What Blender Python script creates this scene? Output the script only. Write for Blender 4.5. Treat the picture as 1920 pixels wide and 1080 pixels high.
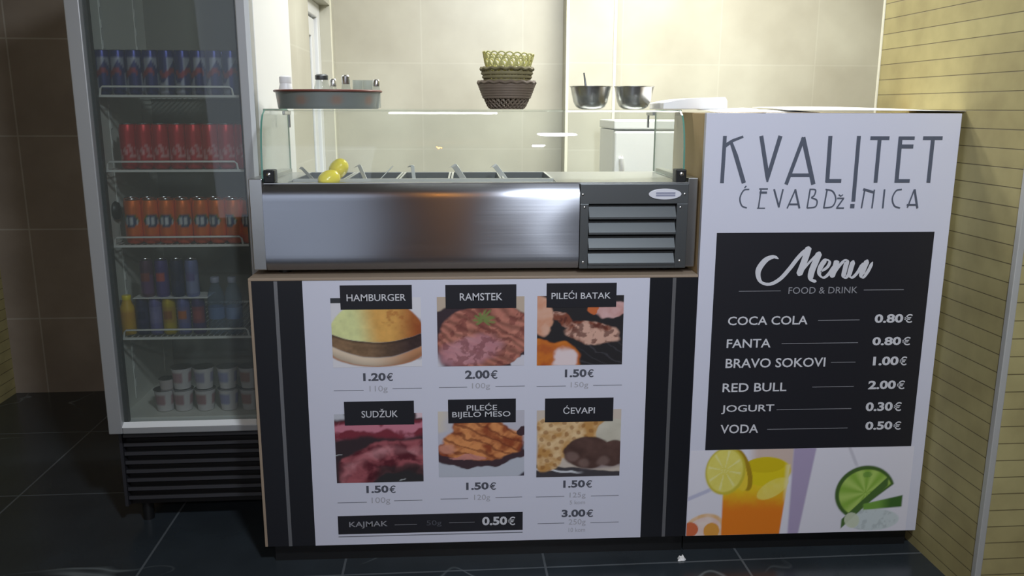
import bpy, bmesh, math, random
import numpy as np
from mathutils import Vector, Matrix

for _o in list(bpy.data.objects):
    bpy.data.objects.remove(_o)
SC = bpy.context.scene
COL = SC.collection
R = random.Random(7)
PI = math.pi

# ------------------------------------------------------------------ camera
FPX, YAW, PITCH, ROLL, EYE = 1564.99, 0.0557014, 0.2119378, 0.0022699, 1.341
CAM = np.array([0.0, -2.3, EYE])
FW = np.array([math.sin(YAW) * math.cos(PITCH), math.cos(YAW) * math.cos(PITCH), -math.sin(PITCH)])
_r = np.array([math.cos(YAW), -math.sin(YAW), 0.0])
_u = np.cross(_r, FW)
RT = _r * math.cos(ROLL) + _u * math.sin(ROLL)
UP = np.cross(RT, FW)
cd = bpy.data.cameras.new('camera')
cd.sensor_width = 36.0
cd.lens = FPX / 1920 * 36.0
cd.clip_start = 0.05
cam = bpy.data.objects.new('camera', cd)
COL.objects.link(cam)
cam.matrix_world = Matrix(((RT[0], UP[0], -FW[0], CAM[0]), (RT[1], UP[1], -FW[1], CAM[1]),
                           (RT[2], UP[2], -FW[2], CAM[2]), (0, 0, 0, 1)))
SC.camera = cam


def at(px, py, Y=None, X=None, Z=None):
    """photo pixel -> point of the place on the plane Y=, X= or Z="""
    d = FW + RT * (px - 960) / FPX - UP * (py - 540) / FPX
    if Y is not None:
        t = (Y - CAM[1]) / d[1]
    elif X is not None:
        t = (X - CAM[0]) / d[0]
    else:
        t = (Z - CAM[2]) / d[2]
    return Vector(CAM + d * t)


# ------------------------------------------------------------------ world, lights, exposure
SC.view_settings.view_transform = 'Standard'
SC.view_settings.look = 'None'
SC.view_settings.gamma = 1.0
SC.view_settings.use_curve_mapping = False
SC.view_settings.exposure = 0.35
w = bpy.data.worlds.new('world')
SC.world = w
w.use_nodes = True
w.node_tree.nodes['Background'].inputs[0].default_value = (0.75, 0.85, 1, 1)
w.node_tree.nodes['Background'].inputs[1].default_value = 0.02


def lamp(name, kind, loc, power, col, size=.1, size_y=None, target=None, angle=None, blend=.5):
    l = bpy.data.lights.new(name, kind)
    l.energy = power
    l.color = col
    if kind == 'AREA':
        l.shape = 'RECTANGLE' if size_y else 'DISK'
        l.size = size
        if size_y:
            l.size_y = size_y
    else:
        l.shadow_soft_size = size
    if kind == 'SPOT':
        l.spot_size = angle
        l.spot_blend = blend
    o = bpy.data.objects.new(name, l)
    COL.objects.link(o)
    o.location = loc
    if target:
        o.rotation_euler = (Vector(target) - Vector(loc)).to_track_quat('-Z', 'Y').to_euler()
    return o


lamp('kitchen_tube_light', 'AREA', (1.15, 1.35, 2.70), 58, (1.0, .99, .95), 1.3, .25)
lamp('kitchen_tube_light', 'AREA', (-.10, .85, 2.70), 10, (1.0, .99, .96), .5, .2)
lamp('shop_downlight', 'SPOT', (.55, -2.2, 2.70), 140, (.82, .89, 1.0), .12, None, (.30, -.35, 1.15), 1.75, .8)
lamp('shop_downlight', 'SPOT', (.62, -4.5, 2.68), 120, (.84, .90, 1.0), .055, None, (.25, 0, 1.25), .8, 1.0)
lamp('added_cool_glow', 'AREA', (-1.60, -4.9, 1.55), 14, (.72, .82, 1.0), 1.6, 2.4, (-.3, 0, .8))  # added soft light for the steel's pale left side; no window stands there
lamp('amber_bulb', 'POINT', (-.20, -4.0, 2.35), 9, (1.0, .36, .03), .024)

# ------------------------------------------------------------------ materials


def lin(r, g, b):
    f = lambda c: (c / 255 / 12.92) if c / 255 <= .04045 else ((c / 255 + .055) / 1.055) ** 2.4
    return (f(r), f(g), f(b), 1)


def pin(b, *names):
    for n in names:
        if n in b.inputs:
            return b.inputs[n]


def mat(name, col, rough=.5, metal=0., spec=.5, var=0., vscale=8., bump=0., bscale=60., aniso=0., emit=None, estr=0., coat=0.):
    m = bpy.data.materials.new(name)
    m.use_nodes = True
    nt = m.node_tree
    b = nt.nodes['Principled BSDF']
    c = col if len(col) == 4 else (*col, 1)
    b.inputs['Base Color'].default_value = c
    b.inputs['Roughness'].default_value = rough
    b.inputs['Metallic'].default_value = metal
    b.inputs['Specular IOR Level'].default_value = spec
    if aniso:
        b.inputs['Anisotropic'].default_value = aniso
    if coat:
        b.inputs['Coat Weight'].default_value = coat
    if emit:
        b.inputs['Emission Color'].default_value = emit
        b.inputs['Emission Strength'].default_value = estr
    tc = nt.nodes.new('ShaderNodeTexCoord')
    if var:
        n = nt.nodes.new('ShaderNodeTexNoise')
        n.inputs['Scale'].default_value = vscale
        n.inputs['Detail'].default_value = 5
        nt.links.new(tc.outputs['Object'], n.inputs['Vector'])
        mx = nt.nodes.new('ShaderNodeMix')
        mx.data_type = 'RGBA'
        mx.inputs['A'].default_value = tuple(x * (1 - var) for x in c[:3]) + (1,)
        mx.inputs['B'].default_value = tuple(min(1, x * (1 + var)) for x in c[:3]) + (1,)
        nt.links.new(n.outputs['Fac'], mx.inputs['Factor'])
        nt.links.new(mx.outputs['Result'], b.inputs['Base Color'])
    if bump:
        n2 = nt.nodes.new('ShaderNodeTexNoise')
        n2.inputs['Scale'].default_value = bscale
        n2.inputs['Detail'].default_value = 4
        nt.links.new(tc.outputs['Object'], n2.inputs['Vector'])
        bp = nt.nodes.new('ShaderNodeBump')
        bp.inputs['Strength'].default_value = bump
        bp.inputs['Distance'].default_value = .004
        nt.links.new(n2.outputs['Fac'], bp.inputs['Height'])
        nt.links.new(bp.outputs['Normal'], b.inputs['Normal'])
    return m


def brushed(name, col, rough=.3):
    """steel brushed along X: highlights smear vertically (tangent = the UV's u = height)"""
    m = mat(name, col, rough, 1.0, aniso=.92)
    nt = m.node_tree
    b = nt.nodes['Principled BSDF']
    tg = nt.nodes.new('ShaderNodeTangent')
    tg.direction_type = 'UV_MAP'
    tg.uv_map = 'brush'
    nt.links.new(tg.outputs[0], b.inputs['Tangent'])
    tc = nt.nodes.new('ShaderNodeTexCoord')
    mp = nt.nodes.new('ShaderNodeMapping')
    mp.inputs['Scale'].default_value = (3, 3, 900)
    n = nt.nodes.new('ShaderNodeTexNoise')
    n.inputs['Scale'].default_value = 1
    nt.links.new(tc.outputs['Object'], mp.inputs['Vector'])
    nt.links.new(mp.outputs['Vector'], n.inputs['Vector'])
    mr = nt.nodes.new('ShaderNodeMapRange')
    mr.inputs['To Min'].default_value = rough - .05
    mr.inputs['To Max'].default_value = rough + .05
    nt.links.new(n.outputs['Fac'], mr.inputs['Value'])
    nt.links.new(mr.outputs[0], b.inputs['Roughness'])
    return m


def tiled(name, c1, c2, grout, bw, bh, mortar, ox=0., oz=0., offset=0., rough=.35, floor=False, mottle=3., groove=.4, veins=None, gvar=.0):
    """tiles laid in metres; walls use (x+y, z), floors (x, y)"""
    m = bpy.data.materials.new(name)
    m.use_nodes = True
    nt = m.node_tree
    L = nt.links
    b = nt.nodes['Principled BSDF']
    b.inputs['Roughness'].default_value = rough
    tc = nt.nodes.new('ShaderNodeTexCoord')
    sp = nt.nodes.new('ShaderNodeSeparateXYZ')
    L.new(tc.outputs['Object'], sp.inputs[0])
    cb = nt.nodes.new('ShaderNodeCombineXYZ')
    if floor:
        L.new(sp.outputs['X'], cb.inputs['X'])
        L.new(sp.outputs['Y'], cb.inputs['Y'])
    else:
        ad = nt.nodes.new('ShaderNodeMath')
        ad.operation = 'ADD'
        L.new(sp.outputs['X'], ad.inputs[0])
        L.new(sp.outputs['Y'], ad.inputs[1])
        L.new(ad.outputs[0], cb.inputs['X'])
        L.new(sp.outputs['Z'], cb.inputs['Y'])
    mp = nt.nodes.new('ShaderNodeMapping')
    mp.inputs['Location'].default_value = (-ox + 50 * bw, -oz + 100 * bh, 0)
    L.new(cb.outputs[0], mp.inputs['Vector'])
    br = nt.nodes.new('ShaderNodeTexBrick')
    br.inputs['Scale'].default_value = 1
    br.inputs['Brick Width'].default_value = bw
    br.inputs['Row Height'].default_value = bh
    br.inputs['Mortar Size'].default_value = mortar
    br.inputs['Mortar Smooth'].default_value = .3
    br.offset = offset
    br.inputs['Color1'].default_value = c1
    br.inputs['Color2'].default_value = c2
    br.inputs['Mortar'].default_value = grout
    br.inputs['Bias'].default_value = 0
    L.new(mp.outputs[0], br.inputs['Vector'])
    n = nt.nodes.new('ShaderNodeTexNoise')
    n.inputs['Scale'].default_value = mottle
    n.inputs['Detail'].default_value = 6
    L.new(tc.outputs['Object'], n.inputs['Vector'])
    rp = nt.nodes.new('ShaderNodeValToRGB')
    rp.color_ramp.elements[0].position = .3
    rp.color_ramp.elements[0].color = (.82, .80, .78, 1)
    rp.color_ramp.elements[1].position = .7
    rp.color_ramp.elements[1].color = (1.08, 1.08, 1.08, 1)
    L.new(n.outputs['Fac'], rp.inputs[0])
    mx = nt.nodes.new('ShaderNodeMix')
    mx.data_type = 'RGBA'
    mx.blend_type = 'MULTIPLY'
    mx.inputs['Factor'].default_value = 1
    L.new(br.outputs['Color'], mx.inputs['A'])
    L.new(rp.outputs['Color'], mx.inputs['B'])
    out = mx.outputs['Result']
    if veins:
        n2 = nt.nodes.new('ShaderNodeTexNoise')
        n2.inputs['Scale'].default_value = 1.3
        n2.inputs['Detail'].default_value = 3
        n2.inputs['Distortion'].default_value = .6
        L.new(tc.outputs['Object'], n2.inputs['Vector'])
        mt = nt.nodes.new('ShaderNodeMath')
        mt.operation = 'SUBTRACT'
        mt.inputs[1].default_value = .5
        L.new(n2.outputs['Fac'], mt.inputs[0])
        ab = nt.nodes.new('ShaderNodeMath')
        ab.operation = 'ABSOLUTE'
        L.new(mt.outputs[0], ab.inputs[0])
        r2 = nt.nodes.new('ShaderNodeValToRGB')
        r2.color_ramp.elements[0].position = 0
        r2.color_ramp.elements[0].color = (1, 1, 1, 1)
        r2.color_ramp.elements[1].position = .006
        r2.color_ramp.elements[1].color = (0, 0, 0, 1)
        L.new(ab.outputs[0], r2.inputs[0])
        n3 = nt.nodes.new('ShaderNodeTexNoise')
        n3.inputs['Scale'].default_value = 2.2
        L.new(tc.outputs['Object'], n3.inputs['Vector'])
        r3 = nt.nodes.new('ShaderNodeValToRGB')
        r3.color_ramp.elements[0].position = .48
        r3.color_ramp.elements[1].position = .62
        L.new(n3.outputs['Fac'], r3.inputs[0])
        mm = nt.nodes.new('ShaderNodeMath')
        mm.operation = 'MULTIPLY'
        L.new(r2.outputs['Color'], mm.inputs[0])
        L.new(r3.outputs['Color'], mm.inputs[1])
        mx2 = nt.nodes.new('ShaderNodeMix')
        mx2.data_type = 'RGBA'
        L.new(mm.outputs[0], mx2.inputs['Factor'])
        L.new(out, mx2.inputs['A'])
        mx2.inputs['B'].default_value = veins
        out = mx2.outputs['Result']
    L.new(out, b.inputs['Base Color'])
    if groove:
        iv = nt.nodes.new('ShaderNodeMath')
        iv.operation = 'SUBTRACT'
        iv.inputs[0].default_value = 1
        L.new(br.outputs['Fac'], iv.inputs[1])
        bp = nt.nodes.new('ShaderNodeBump')
        bp.inputs['Strength'].default_value = groove
        bp.inputs['Distance'].default_value = .004
        L.new(iv.outputs[0], bp.inputs['Height'])
        L.new(bp.outputs['Normal'], b.inputs['Normal'])
    return m


def glass(name, tint, ior=1.45, rough=0.0, haze=0., hazecol=(.8, .85, .83, 1)):
    m = bpy.data.materials.new(name)
    m.use_nodes = True
    nt = m.node_tree
    nt.nodes.remove(nt.nodes['Principled BSDF'])
    out = nt.nodes['Material Output']
    tr = nt.nodes.new('ShaderNodeBsdfTransparent')
    tr.inputs[0].default_value = tint
    gl = nt.nodes.new('ShaderNodeBsdfGlossy')
    gl.inputs['Roughness'].default_value = rough
    fr = nt.nodes.new('ShaderNodeFresnel')
    ge = nt.nodes.new('ShaderNodeNewGeometry')          # same reflectance leaving the pane as entering it
    mr = nt.nodes.new('ShaderNodeMapRange')
    mr.inputs['To Min'].default_value = ior
    mr.inputs['To Max'].default_value = 1 / ior
    nt.links.new(ge.outputs['Backfacing'], mr.inputs['Value'])
    nt.links.new(mr.outputs[0], fr.inputs['IOR'])
    mx = nt.nodes.new('ShaderNodeMixShader')
    nt.links.new(fr.outputs[0], mx.inputs[0])
    nt.links.new(tr.outputs[0], mx.inputs[1])
    nt.links.new(gl.outputs[0], mx.inputs[2])
    last = mx
    if haze:
        df = nt.nodes.new('ShaderNodeBsdfDiffuse')
        df.inputs[0].default_value = hazecol
        m2 = nt.nodes.new('ShaderNodeMixShader')
        m2.inputs[0].default_value = haze
        nt.links.new(mx.outputs[0], m2.inputs[1])
        nt.links.new(df.outputs[0], m2.inputs[2])
        last = m2
    nt.links.new(last.outputs[0], out.inputs[0])
    return m


def printed(name, rough=.45, metal=0., spec=.4):
    m = mat(name, (.5, .5, .5), rough, metal, spec)
    a = m.node_tree.nodes.new('ShaderNodeAttribute')
    a.attribute_name = 'ink'
    m.node_tree.links.new(a.outputs['Color'], m.node_tree.nodes['Principled BSDF'].inputs['Base Color'])
    return m


M = {}
M['floor'] = tiled('black_marble_tile', lin(54, 61, 66), lin(48, 55, 60), lin(98, 104, 108), .6, .6, .004, .227, -.05, 0, .22, True, 5, .1, lin(110, 118, 120))
M['kitchen_tile'] = tiled('beige_wall_tile', lin(198, 197, 181), lin(195, 193, 177), lin(203, 202, 187), .56, .47, .004, .075, 1.585, 0, .32, False, 2.2, .05)
M['shaded_tile'] = tiled('shaded_beige_tile', lin(150, 138, 124), lin(144, 132, 118), lin(172, 165, 152), .60, .424, .004, -.3, 1.638, 0, .35, False, 4, .05)  # the beige tile again, its colour darkened and browned for the dim corner
M['brick'] = tiled('sand_split_brick', lin(186, 176, 122), lin(176, 164, 112), lin(118, 108, 72), 1.9, .0485, .0014, .1, 1.339, .5, .7, False, 9, .9)
M['ceiling'] = mat('ceiling_paint', lin(205, 203, 198), .9)
M['plaster'] = mat('shop_plaster', lin(150, 146, 140), .85, var=.06)
M['trim'] = mat('satin_aluminium_trim', lin(196, 196, 190), .45, .2)
M['white_trim'] = mat('ivory_tile_trim', lin(238, 236, 215), .35)
M['pvc'] = mat('white_plastic_frame', lin(236, 238, 238), .35)
M['steel'] = brushed('brushed_steel', lin(160, 162, 168), .24)
M['steel_plain'] = mat('satin_steel', lin(186, 187, 186), .3, 1.0, bump=.05, bscale=20)
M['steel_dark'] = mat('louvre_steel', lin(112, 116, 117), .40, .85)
M['dark_gap'] = mat('dark_recess', lin(30, 31, 32), .7)
M['chrome'] = mat('polished_steel', lin(226, 226, 224), .26, 1.0)
M['black_plastic'] = mat('black_plastic', lin(24, 25, 26), .4)
M['tan'] = mat('tan_laminate', lin(158, 140, 120), .55, var=.08, vscale=6)
M['mdf'] = mat('pale_wood_panel', lin(205, 178, 132), .6, var=.10, vscale=5)
M['black_panel'] = mat('black_laminate', lin(30, 31, 36), .35)
M['silver_strip'] = mat('silver_strip', lin(150, 150, 152), .35, .7)
M['white_print'] = mat('white_print', lin(216, 217, 230), .42)
M['black_ink'] = mat('black_print', lin(33, 33, 39), .45)
M['dark_ink'] = mat('charcoal_ink', lin(84, 86, 96), .5)
M['grey_ink'] = mat('pale_grey_ink', lin(176, 175, 182), .5)
M['line_ink'] = mat('line_ink', lin(120, 122, 130), .5)
M['white_ink'] = mat('white_ink', lin(214, 214, 218), .5)
M['dim_ink'] = mat('dim_white_ink', lin(150, 150, 155), .5)
M['faint_ink'] = mat('faint_grey_ink', lin(84, 85, 92), .5)
M['logo_ink'] = mat('slate_ink', lin(88, 94, 108), .5)
M['print'] = printed('colour_print')
M['can'] = printed('printed_can', .32, .35)
M['plasticprint'] = printed('printed_plastic', .45)
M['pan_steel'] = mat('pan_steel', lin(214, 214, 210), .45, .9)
M['alu'] = mat('can_aluminium', lin(205, 205, 208), .25, 1.0)
M['glass'] = glass('clear_case_glass', (.955, .972, .96, 1), 1.36, 0, .03)
M['glass_edge'] = mat('green_glass_edge', lin(96, 148, 132), .2)
M['door_glass'] = glass('fridge_door_glass', (.80, .82, .805, 1), 1.40, .02, .08, lin(170, 178, 172))  # diffuse haze painted in for the reflections that veil the pane
M['water'] = glass('clear_bottle', (.72, .80, .90, 1), 1.33, .05, .12, lin(170, 190, 215))
M['shakerglass'] = glass('shaker_glass', (.85, .87, .86, 1), 1.45, .03, .12)
M['frame_grey'] = mat('grey_door_frame', lin(168, 170, 170), .4, .35)
M['frame_lip'] = mat('pale_door_lip', lin(222, 225, 222), .35, .2)
M['fridge_white'] = mat('white_enamel', lin(232, 234, 232), .35)
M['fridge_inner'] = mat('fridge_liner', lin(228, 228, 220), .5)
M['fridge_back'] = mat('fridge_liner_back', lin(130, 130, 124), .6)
M['wire'] = mat('white_coated_wire', lin(226, 226, 222), .4)
M['grille'] = mat('black_grille', lin(46, 46, 50), .45)
M['grille_dark'] = mat('black_grille_back', lin(14, 14, 16), .7)
M['lemon'] = mat('lemon_yellow', lin(252, 228, 14), .22, var=.05, vscale=30, bump=.15, bscale=120, coat=.4)
M['basket_brown'] = mat('brown_wicker', lin(112, 98, 84), .7, var=.2, vscale=40)
M['basket_olive'] = mat('olive_wicker', lin(126, 118, 84), .7, var=.2, vscale=40)
M['basket_yellow'] = mat('yellow_green_wicker', lin(200, 196, 128), .6, var=.12, vscale=40)
M['pan'] = printed('enamel_pan', .35, .2)
M['red_rim'] = mat('dark_red_rim', lin(120, 70, 60), .4)
M['paper'] = mat('white_paper', lin(250, 249, 246), .7)
M['food'] = mat('dark_filling', lin(70, 62, 50), .7, var=.4, vscale=30)
M['white_plastic'] = mat('white_plastic', lin(232, 232, 230), .4)
M['badge'] = mat('badge_white', lin(226, 226, 232), .3)
M['badge_ink'] = mat('badge_ink', lin(150, 152, 172), .5)

# ------------------------------------------------------------------ mesh helpers


class MB:
    def __init__(s):
        s.v, s.f, s.m, s.c = [], [], [], []

    def add(s, vs, fs, mi=0, cols=None):
        k = len(s.v)
        s.v += [tuple(x) for x in vs]
        s.f += [tuple(i + k for i in f) for f in fs]
        s.m += [mi] * len(fs)
        s.c += list(cols) if cols is not None else [(1, 1, 1)] * len(vs)
        return s

    def box(s, x0, x1, y0, y1, z0, z1, mi=0):
        vs = [(x, y, z) for z in (z0, z1) for y in (y0, y1) for x in (x0, x1)]
        return s.add(vs, [(0, 2, 3, 1), (4, 5, 7, 6), (0, 1, 5, 4), (2, 6, 7, 3), (0, 4, 6, 2), (1, 3, 7, 5)], mi)

    def lathe(s, prof, n=24, cx=0, cy=0, mi=0, cf=None, cap0=True, cap1=True):
        vs, fs, cs = [], [], []
        z0, z1 = prof[0][1], prof[-1][1]
        for r, z in prof:
            for i in range(n):
                a = 2 * PI * i / n
                vs.append((cx + r * math.cos(a), cy + r * math.sin(a), z))
                cs.append(cf(a, (z - z0) / max(1e-9, z1 - z0)) if cf else (1, 1, 1))
        for j in range(len(prof) - 1):
            for i in range(n):
                a, b = j * n + i, j * n + (i + 1) % n
                fs.append((a, b, b + n, a + n))
        if cap0 and prof[0][0] > 1e-6:
            fs.append(tuple(range(n))[::-1])
        if cap1 and prof[-1][0] > 1e-6:
            fs.append(tuple((len(prof) - 1) * n + i for i in range(n)))
        return s.add(vs, fs, mi, cs)

    def tube(s, pts, r, n=8, mi=0, closed=False):
        pts = [Vector(p) for p in pts]
        N = len(pts)
        vs, fs = [], []
        for i, p in enumerate(pts):
            a = pts[(i - 1) % N] if (closed or i > 0) else p
            b = pts[(i + 1) % N] if (closed or i < N - 1) else p
            t = (b - a)
            t = t.normalized() if t.length > 1e-9 else Vector((0, 0, 1))
            ref = Vector((0, 0, 1)) if abs(t.z) < .9 else Vector((0, 1, 0))
            u = t.cross(ref).normalized()
            v = u.cross(t)
            rr = r[i] if isinstance(r, (list, tuple)) else r
            for k in range(n):
                an = 2 * PI * k / n
                vs.append(p + u * rr * math.cos(an) + v * rr * math.sin(an))
        for i in range(N if closed else N - 1):
            for k in range(n):
                a, b = i * n + k, i * n + (k + 1) % n
                c, d = ((i + 1) % N) * n + (k + 1) % n, ((i + 1) % N) * n + k
                fs.append((a, b, c, d))
        if not closed:
            fs.append(tuple(range(n))[::-1])
            fs.append(tuple((N - 1) * n + k for k in range(n)))
        return s.add(vs, fs, mi)

    def prism(s, poly, y0, y1, mi=0, axis='y'):
        """2-D outline (a,b) extruded: axis y -> (a,y,b); x -> (x,a,b); z -> (a,b,z)"""
        n = len(poly)
        f = {'y': lambda a, b, t: (a, t, b), 'x': lambda a, b, t: (t, a, b), 'z': lambda a, b, t: (a, b, t)}[axis]
        vs = [f(a, b, y0) for a, b in poly] + [f(a, b, y1) for a, b in poly]
        fs = [tuple(range(n)), tuple(range(2 * n - 1, n - 1, -1))]
        fs += [(i, i + n, (i + 1) % n + n, (i + 1) % n) for i in range(n)]
        return s.add(vs, fs, mi)

    def quad(s, p0, p1, p2, p3, mi=0):
        return s.add([p0, p1, p2, p3], [(0, 1, 2, 3)], mi)

    def build(s, name, mats, parent=None, smooth=None, bevel=0., seg=2, fix=True):
        me = bpy.data.meshes.new(name)
        me.from_pydata(s.v, [], s.f)
        if fix:
            bm = bmesh.new()
            bm.from_mesh(me)
            bmesh.ops.recalc_face_normals(bm, faces=bm.faces)
            bm.to_mesh(me)
            bm.free()
        for m in (mats if isinstance(mats, (list, tuple)) else [mats]):
            me.materials.append(m)
        if len(set(s.m)) > 1 or (s.m and s.m[0]):
            me.polygons.foreach_set('material_index', s.m)
        if any(c != (1, 1, 1) for c in s.c):
            at_ = me.color_attributes.new('ink', 'FLOAT_COLOR', 'POINT')
            arr = np.ones((len(s.c), 4), np.float32)
            arr[:, :3] = np.array(s.c)
            at_.data.foreach_set('color', arr.ravel())
        if smooth is not None:
            me.polygons.foreach_set('use_smooth', [True] * len(me.polygons))
            me.set_sharp_from_angle(angle=math.radians(smooth))
        o = bpy.data.objects.new(name, me)
        COL.objects.link(o)
        if parent:
            o.parent = parent
        if bevel:
            bv = o.modifiers.new('bevel', 'BEVEL')
            bv.width = bevel
            bv.segments = seg
            bv.limit_method = 'ANGLE'
            bv.angle_limit = math.radians(40)
        return o


def tag(o, label, cat, group=None, kind=None):
    o['label'] = label
    o['category'] = cat
    if group:
        o['group'] = group
    if kind:
        o['kind'] = kind
    return o


def thing(name, label, cat, loc=(0, 0, 0), rz=0., group=None):
    o = bpy.data.objects.new(name, None)
    COL.objects.link(o)
    o.empty_display_size = .05
    o.location = loc
    o.rotation_euler = (0, 0, rz)
    return tag(o, label, cat, group)


KIDS = {}


def dup(root, loc, rz=0., label=None, group=None):
    c = root.copy()
    COL.objects.link(c)
    c.location = loc
    c.rotation_euler = (0, 0, rz)
    if label:
        c['label'] = label
    if group:
        c['group'] = group
    for ch in list(root.children):
        k = ch.copy()
        COL.objects.link(k)
        k.parent = c
        for g in list(ch.children):
            d = g.copy()
            COL.objects.link(d)
            d.parent = k
    return c


BY = .02                                # the building is turned a hair against the counter
cB, sB = math.cos(BY), math.sin(BY)


def toB(p):
    return Vector((cB * p[0] + sB * p[1], -sB * p[0] + cB * p[1], p[2]))


def struct(mb, name, m, bevel=0., parent=None, rot=True):
    o = mb.build(name, m, parent, bevel=bevel)
    if parent is None:
        o['kind'] = 'structure'
        if rot:
            o.rotation_euler = (0, 0, BY)
    return o


# ------------------------------------------------------------------ the setting (building frame)
XL, XR, YF, YB, ZC = -2.13, 3.2, -5.2, 2.50, 2.8
YD = 1.68                                # wall behind the bottle cooler
XP = -.655                               # kitchen face of the side partition
struct(MB().box(XL - .1, XR + .1, YF - .1, YB + .1, -.1, 0), 'floor', M['floor'])
struct(MB().box(XL - .1, XR + .1, YF - .1, YB + .1, ZC, ZC + .1), 'ceiling', M['ceiling'])
struct(MB().box(XP - .12, XR, YB, YB + .1, 0, ZC), 'wall_back', M['kitchen_tile'])
struct(MB().box(XL, XP - .12, YD, YD + .1, 0, ZC), 'wall_rear_left', M['shaded_tile'])
struct(MB().box(XL - .1, XL, YF, YD + .1, 0, ZC), 'wall_left', M['brick'])
struct(MB().box(XR, XR + .1, YF, YB, 0, ZC), 'wall_right', M['plaster'])
struct(MB().box(XL, XR, YF - .1, YF, 0, ZC), 'wall_front', M['plaster'])
# brick pier on the right
PX, PY1 = 1.395, .487
PY0 = toB(at(1872, 745, X=1.40)).y
struct(MB().box(PX, XR, PY0, PY1, 0, ZC), 'wall_pier', M['brick'])
struct(MB().box(PX - .004, PX + .014, PY0 - .004, PY0 + .014, 0, ZC), 'trim_1', M['trim'], .002)
struct(MB().box(PX - .003, PX + .012, PY1 - .010, PY1 + .003, 0, ZC), 'trim_2', M['white_trim'], .002)
# side partition with a deep white-framed doorway
d0 = toB(at(580, 100, X=-.69)).y
d1 = toB(at(626, 100, X=-.69)).y
dz = toB(at(625, 12, X=-.69)).z
PT = .12
pm = MB()
pm.box(XP - PT, XP, .92, d0, 0, ZC)
pm.box(XP - PT, XP, d1, YB, 0, ZC)
pm.box(XP - PT, XP, d0, d1, dz, ZC)
struct(pm, 'wall_partition', M['kitchen_tile'])
dr = struct(MB().box(XP - PT, XP - .055, d1 - .085, d1, 0, dz).box(XP - PT, XP - .055, d0, d0 + .06, 0, dz)
            .box(XP - PT, XP - .055, d0 + .06, d1 - .085, dz - .07, dz), 'door_1', M['pvc'], .004)
struct(MB().box(XP - PT + .01, XP - .07, d1 - .20, d1 - .105, .02, dz - .08).box(XP - PT + .01, XP - .07, d0 + .065, d0 + .15, .02, dz - .08)
       .box(XP - PT + .01, XP - .07, d0 + .15, d1 - .20, .02, .12).box(XP - PT + .01, XP - .07, d0 + .15, d1 - .20, dz - .17, dz - .08),
       'sash', M['pvc'], .004, dr)
MB().box(XP - PT + .03, XP - PT + .04, d0 + .15, d1 - .20, .12, dz - .17).build('pane', M['door_glass'], dr)
struct(MB().box(XP - .004, XP + .004, d1 + .002, d1 + .035, 0, dz + .03), 'trim_3', M['white_trim'], .001)
# boxed column on the back wall with pale edge trims
c0, c1 = toB(at(1063, 100, Y=2.36)).x, toB(at(1155, 100, Y=2.36)).x
struct(MB().box(c0, c1, YB - .14, YB, 0, ZC), 'wall_column', M['kitchen_tile'])
struct(MB().box(c0 - .004, c0 + .012, YB - .146, YB - .13, 0, ZC), 'trim_4', M['white_trim'], .002)
struct(MB().box(c1 - .012, c1 + .004, YB - .146, YB - .13, 0, ZC), 'trim_5', M['white_trim'], .002)

# ------------------------------------------------------------------ lettering and flat prints (all on the counter's front plane Y=0)


def flat(name, mb, m, parent, **k):
    return mb.build(name, m, parent, **k)


def P2(px, py, Y=0.):
    p = at(px, py, Y=Y)
    return (p.x, p.z)


def text_mesh(body, bold=0.):
    cu = bpy.data.curves.new('lettering', 'FONT')
    cu.body = body
    cu.offset = bold
    cu.resolution_u = 3
    o = bpy.data.objects.new('lettering', cu)
    COL.objects.link(o)
    bpy.context.view_layer.update()
    me = bpy.data.meshes.new_from_object(o.evaluated_get(bpy.context.evaluated_depsgraph_get()))
    v = [tuple(x.co) for x in me.vertices]
    f = [tuple(p.vertices) for p in me.polygons]
    bpy.data.objects.remove(o)
    bpy.data.meshes.remove(me)
    bpy.data.curves.remove(cu)
    return v, f


def text_into(mb, body, x0, y0, x1, y1, Y, bold=0., mi=0):
    """lettering fitted into the box the photo shows it in (pixel box on the panel)"""
    if body.endswith('€') and len(body) > 1:              # heavy figures, lighter currency sign
        w_ = x1 - x0
        text_into(mb, body[:-1], x0, y0, x1 - .245 * w_, y1, Y, bold, mi)
        return text_into(mb, '€', x1 - .215 * w_, y0, x1, y1, Y, bold * .35, mi)
    v, f = text_mesh(body, bold)
    xs, ys = [a[0] for a in v], [a[1] for a in v]
    ym = (y0 + y1) / 2
    A, B = P2(x0, ym)[0], P2(x1, ym)[0]
    T, Bo = P2((x0 + x1) / 2, y0)[1], P2((x0 + x1) / 2, y1)[1]
    sx, sz = (B - A) / (max(xs) - min(xs)), (T - Bo) / (max(ys) - min(ys))
    mb.add([(A + (a[0] - min(xs)) * sx, Y, Bo + (a[1] - min(ys)) * sz) for a in v], f, mi)
    return mb


def rect_into(mb, x0, y0, x1, y1, Y, th=.0004, mi=0):
    a, b = P2(x0, y0), P2(x1, y1)
    mb.box(a[0], b[0], Y, Y + th, min(a[1], b[1]), max(a[1], b[1]), mi)
    return mb


def line_into(mb, x0, x1, y, Y, t=.0016, mi=0):
    a, b = P2(x0, y), P2(x1, y)
    z = (a[1] + b[1]) / 2
    mb.box(a[0], b[0], Y, Y + .0003, z - t / 2, z + t / 2, mi)
    return mb


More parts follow.
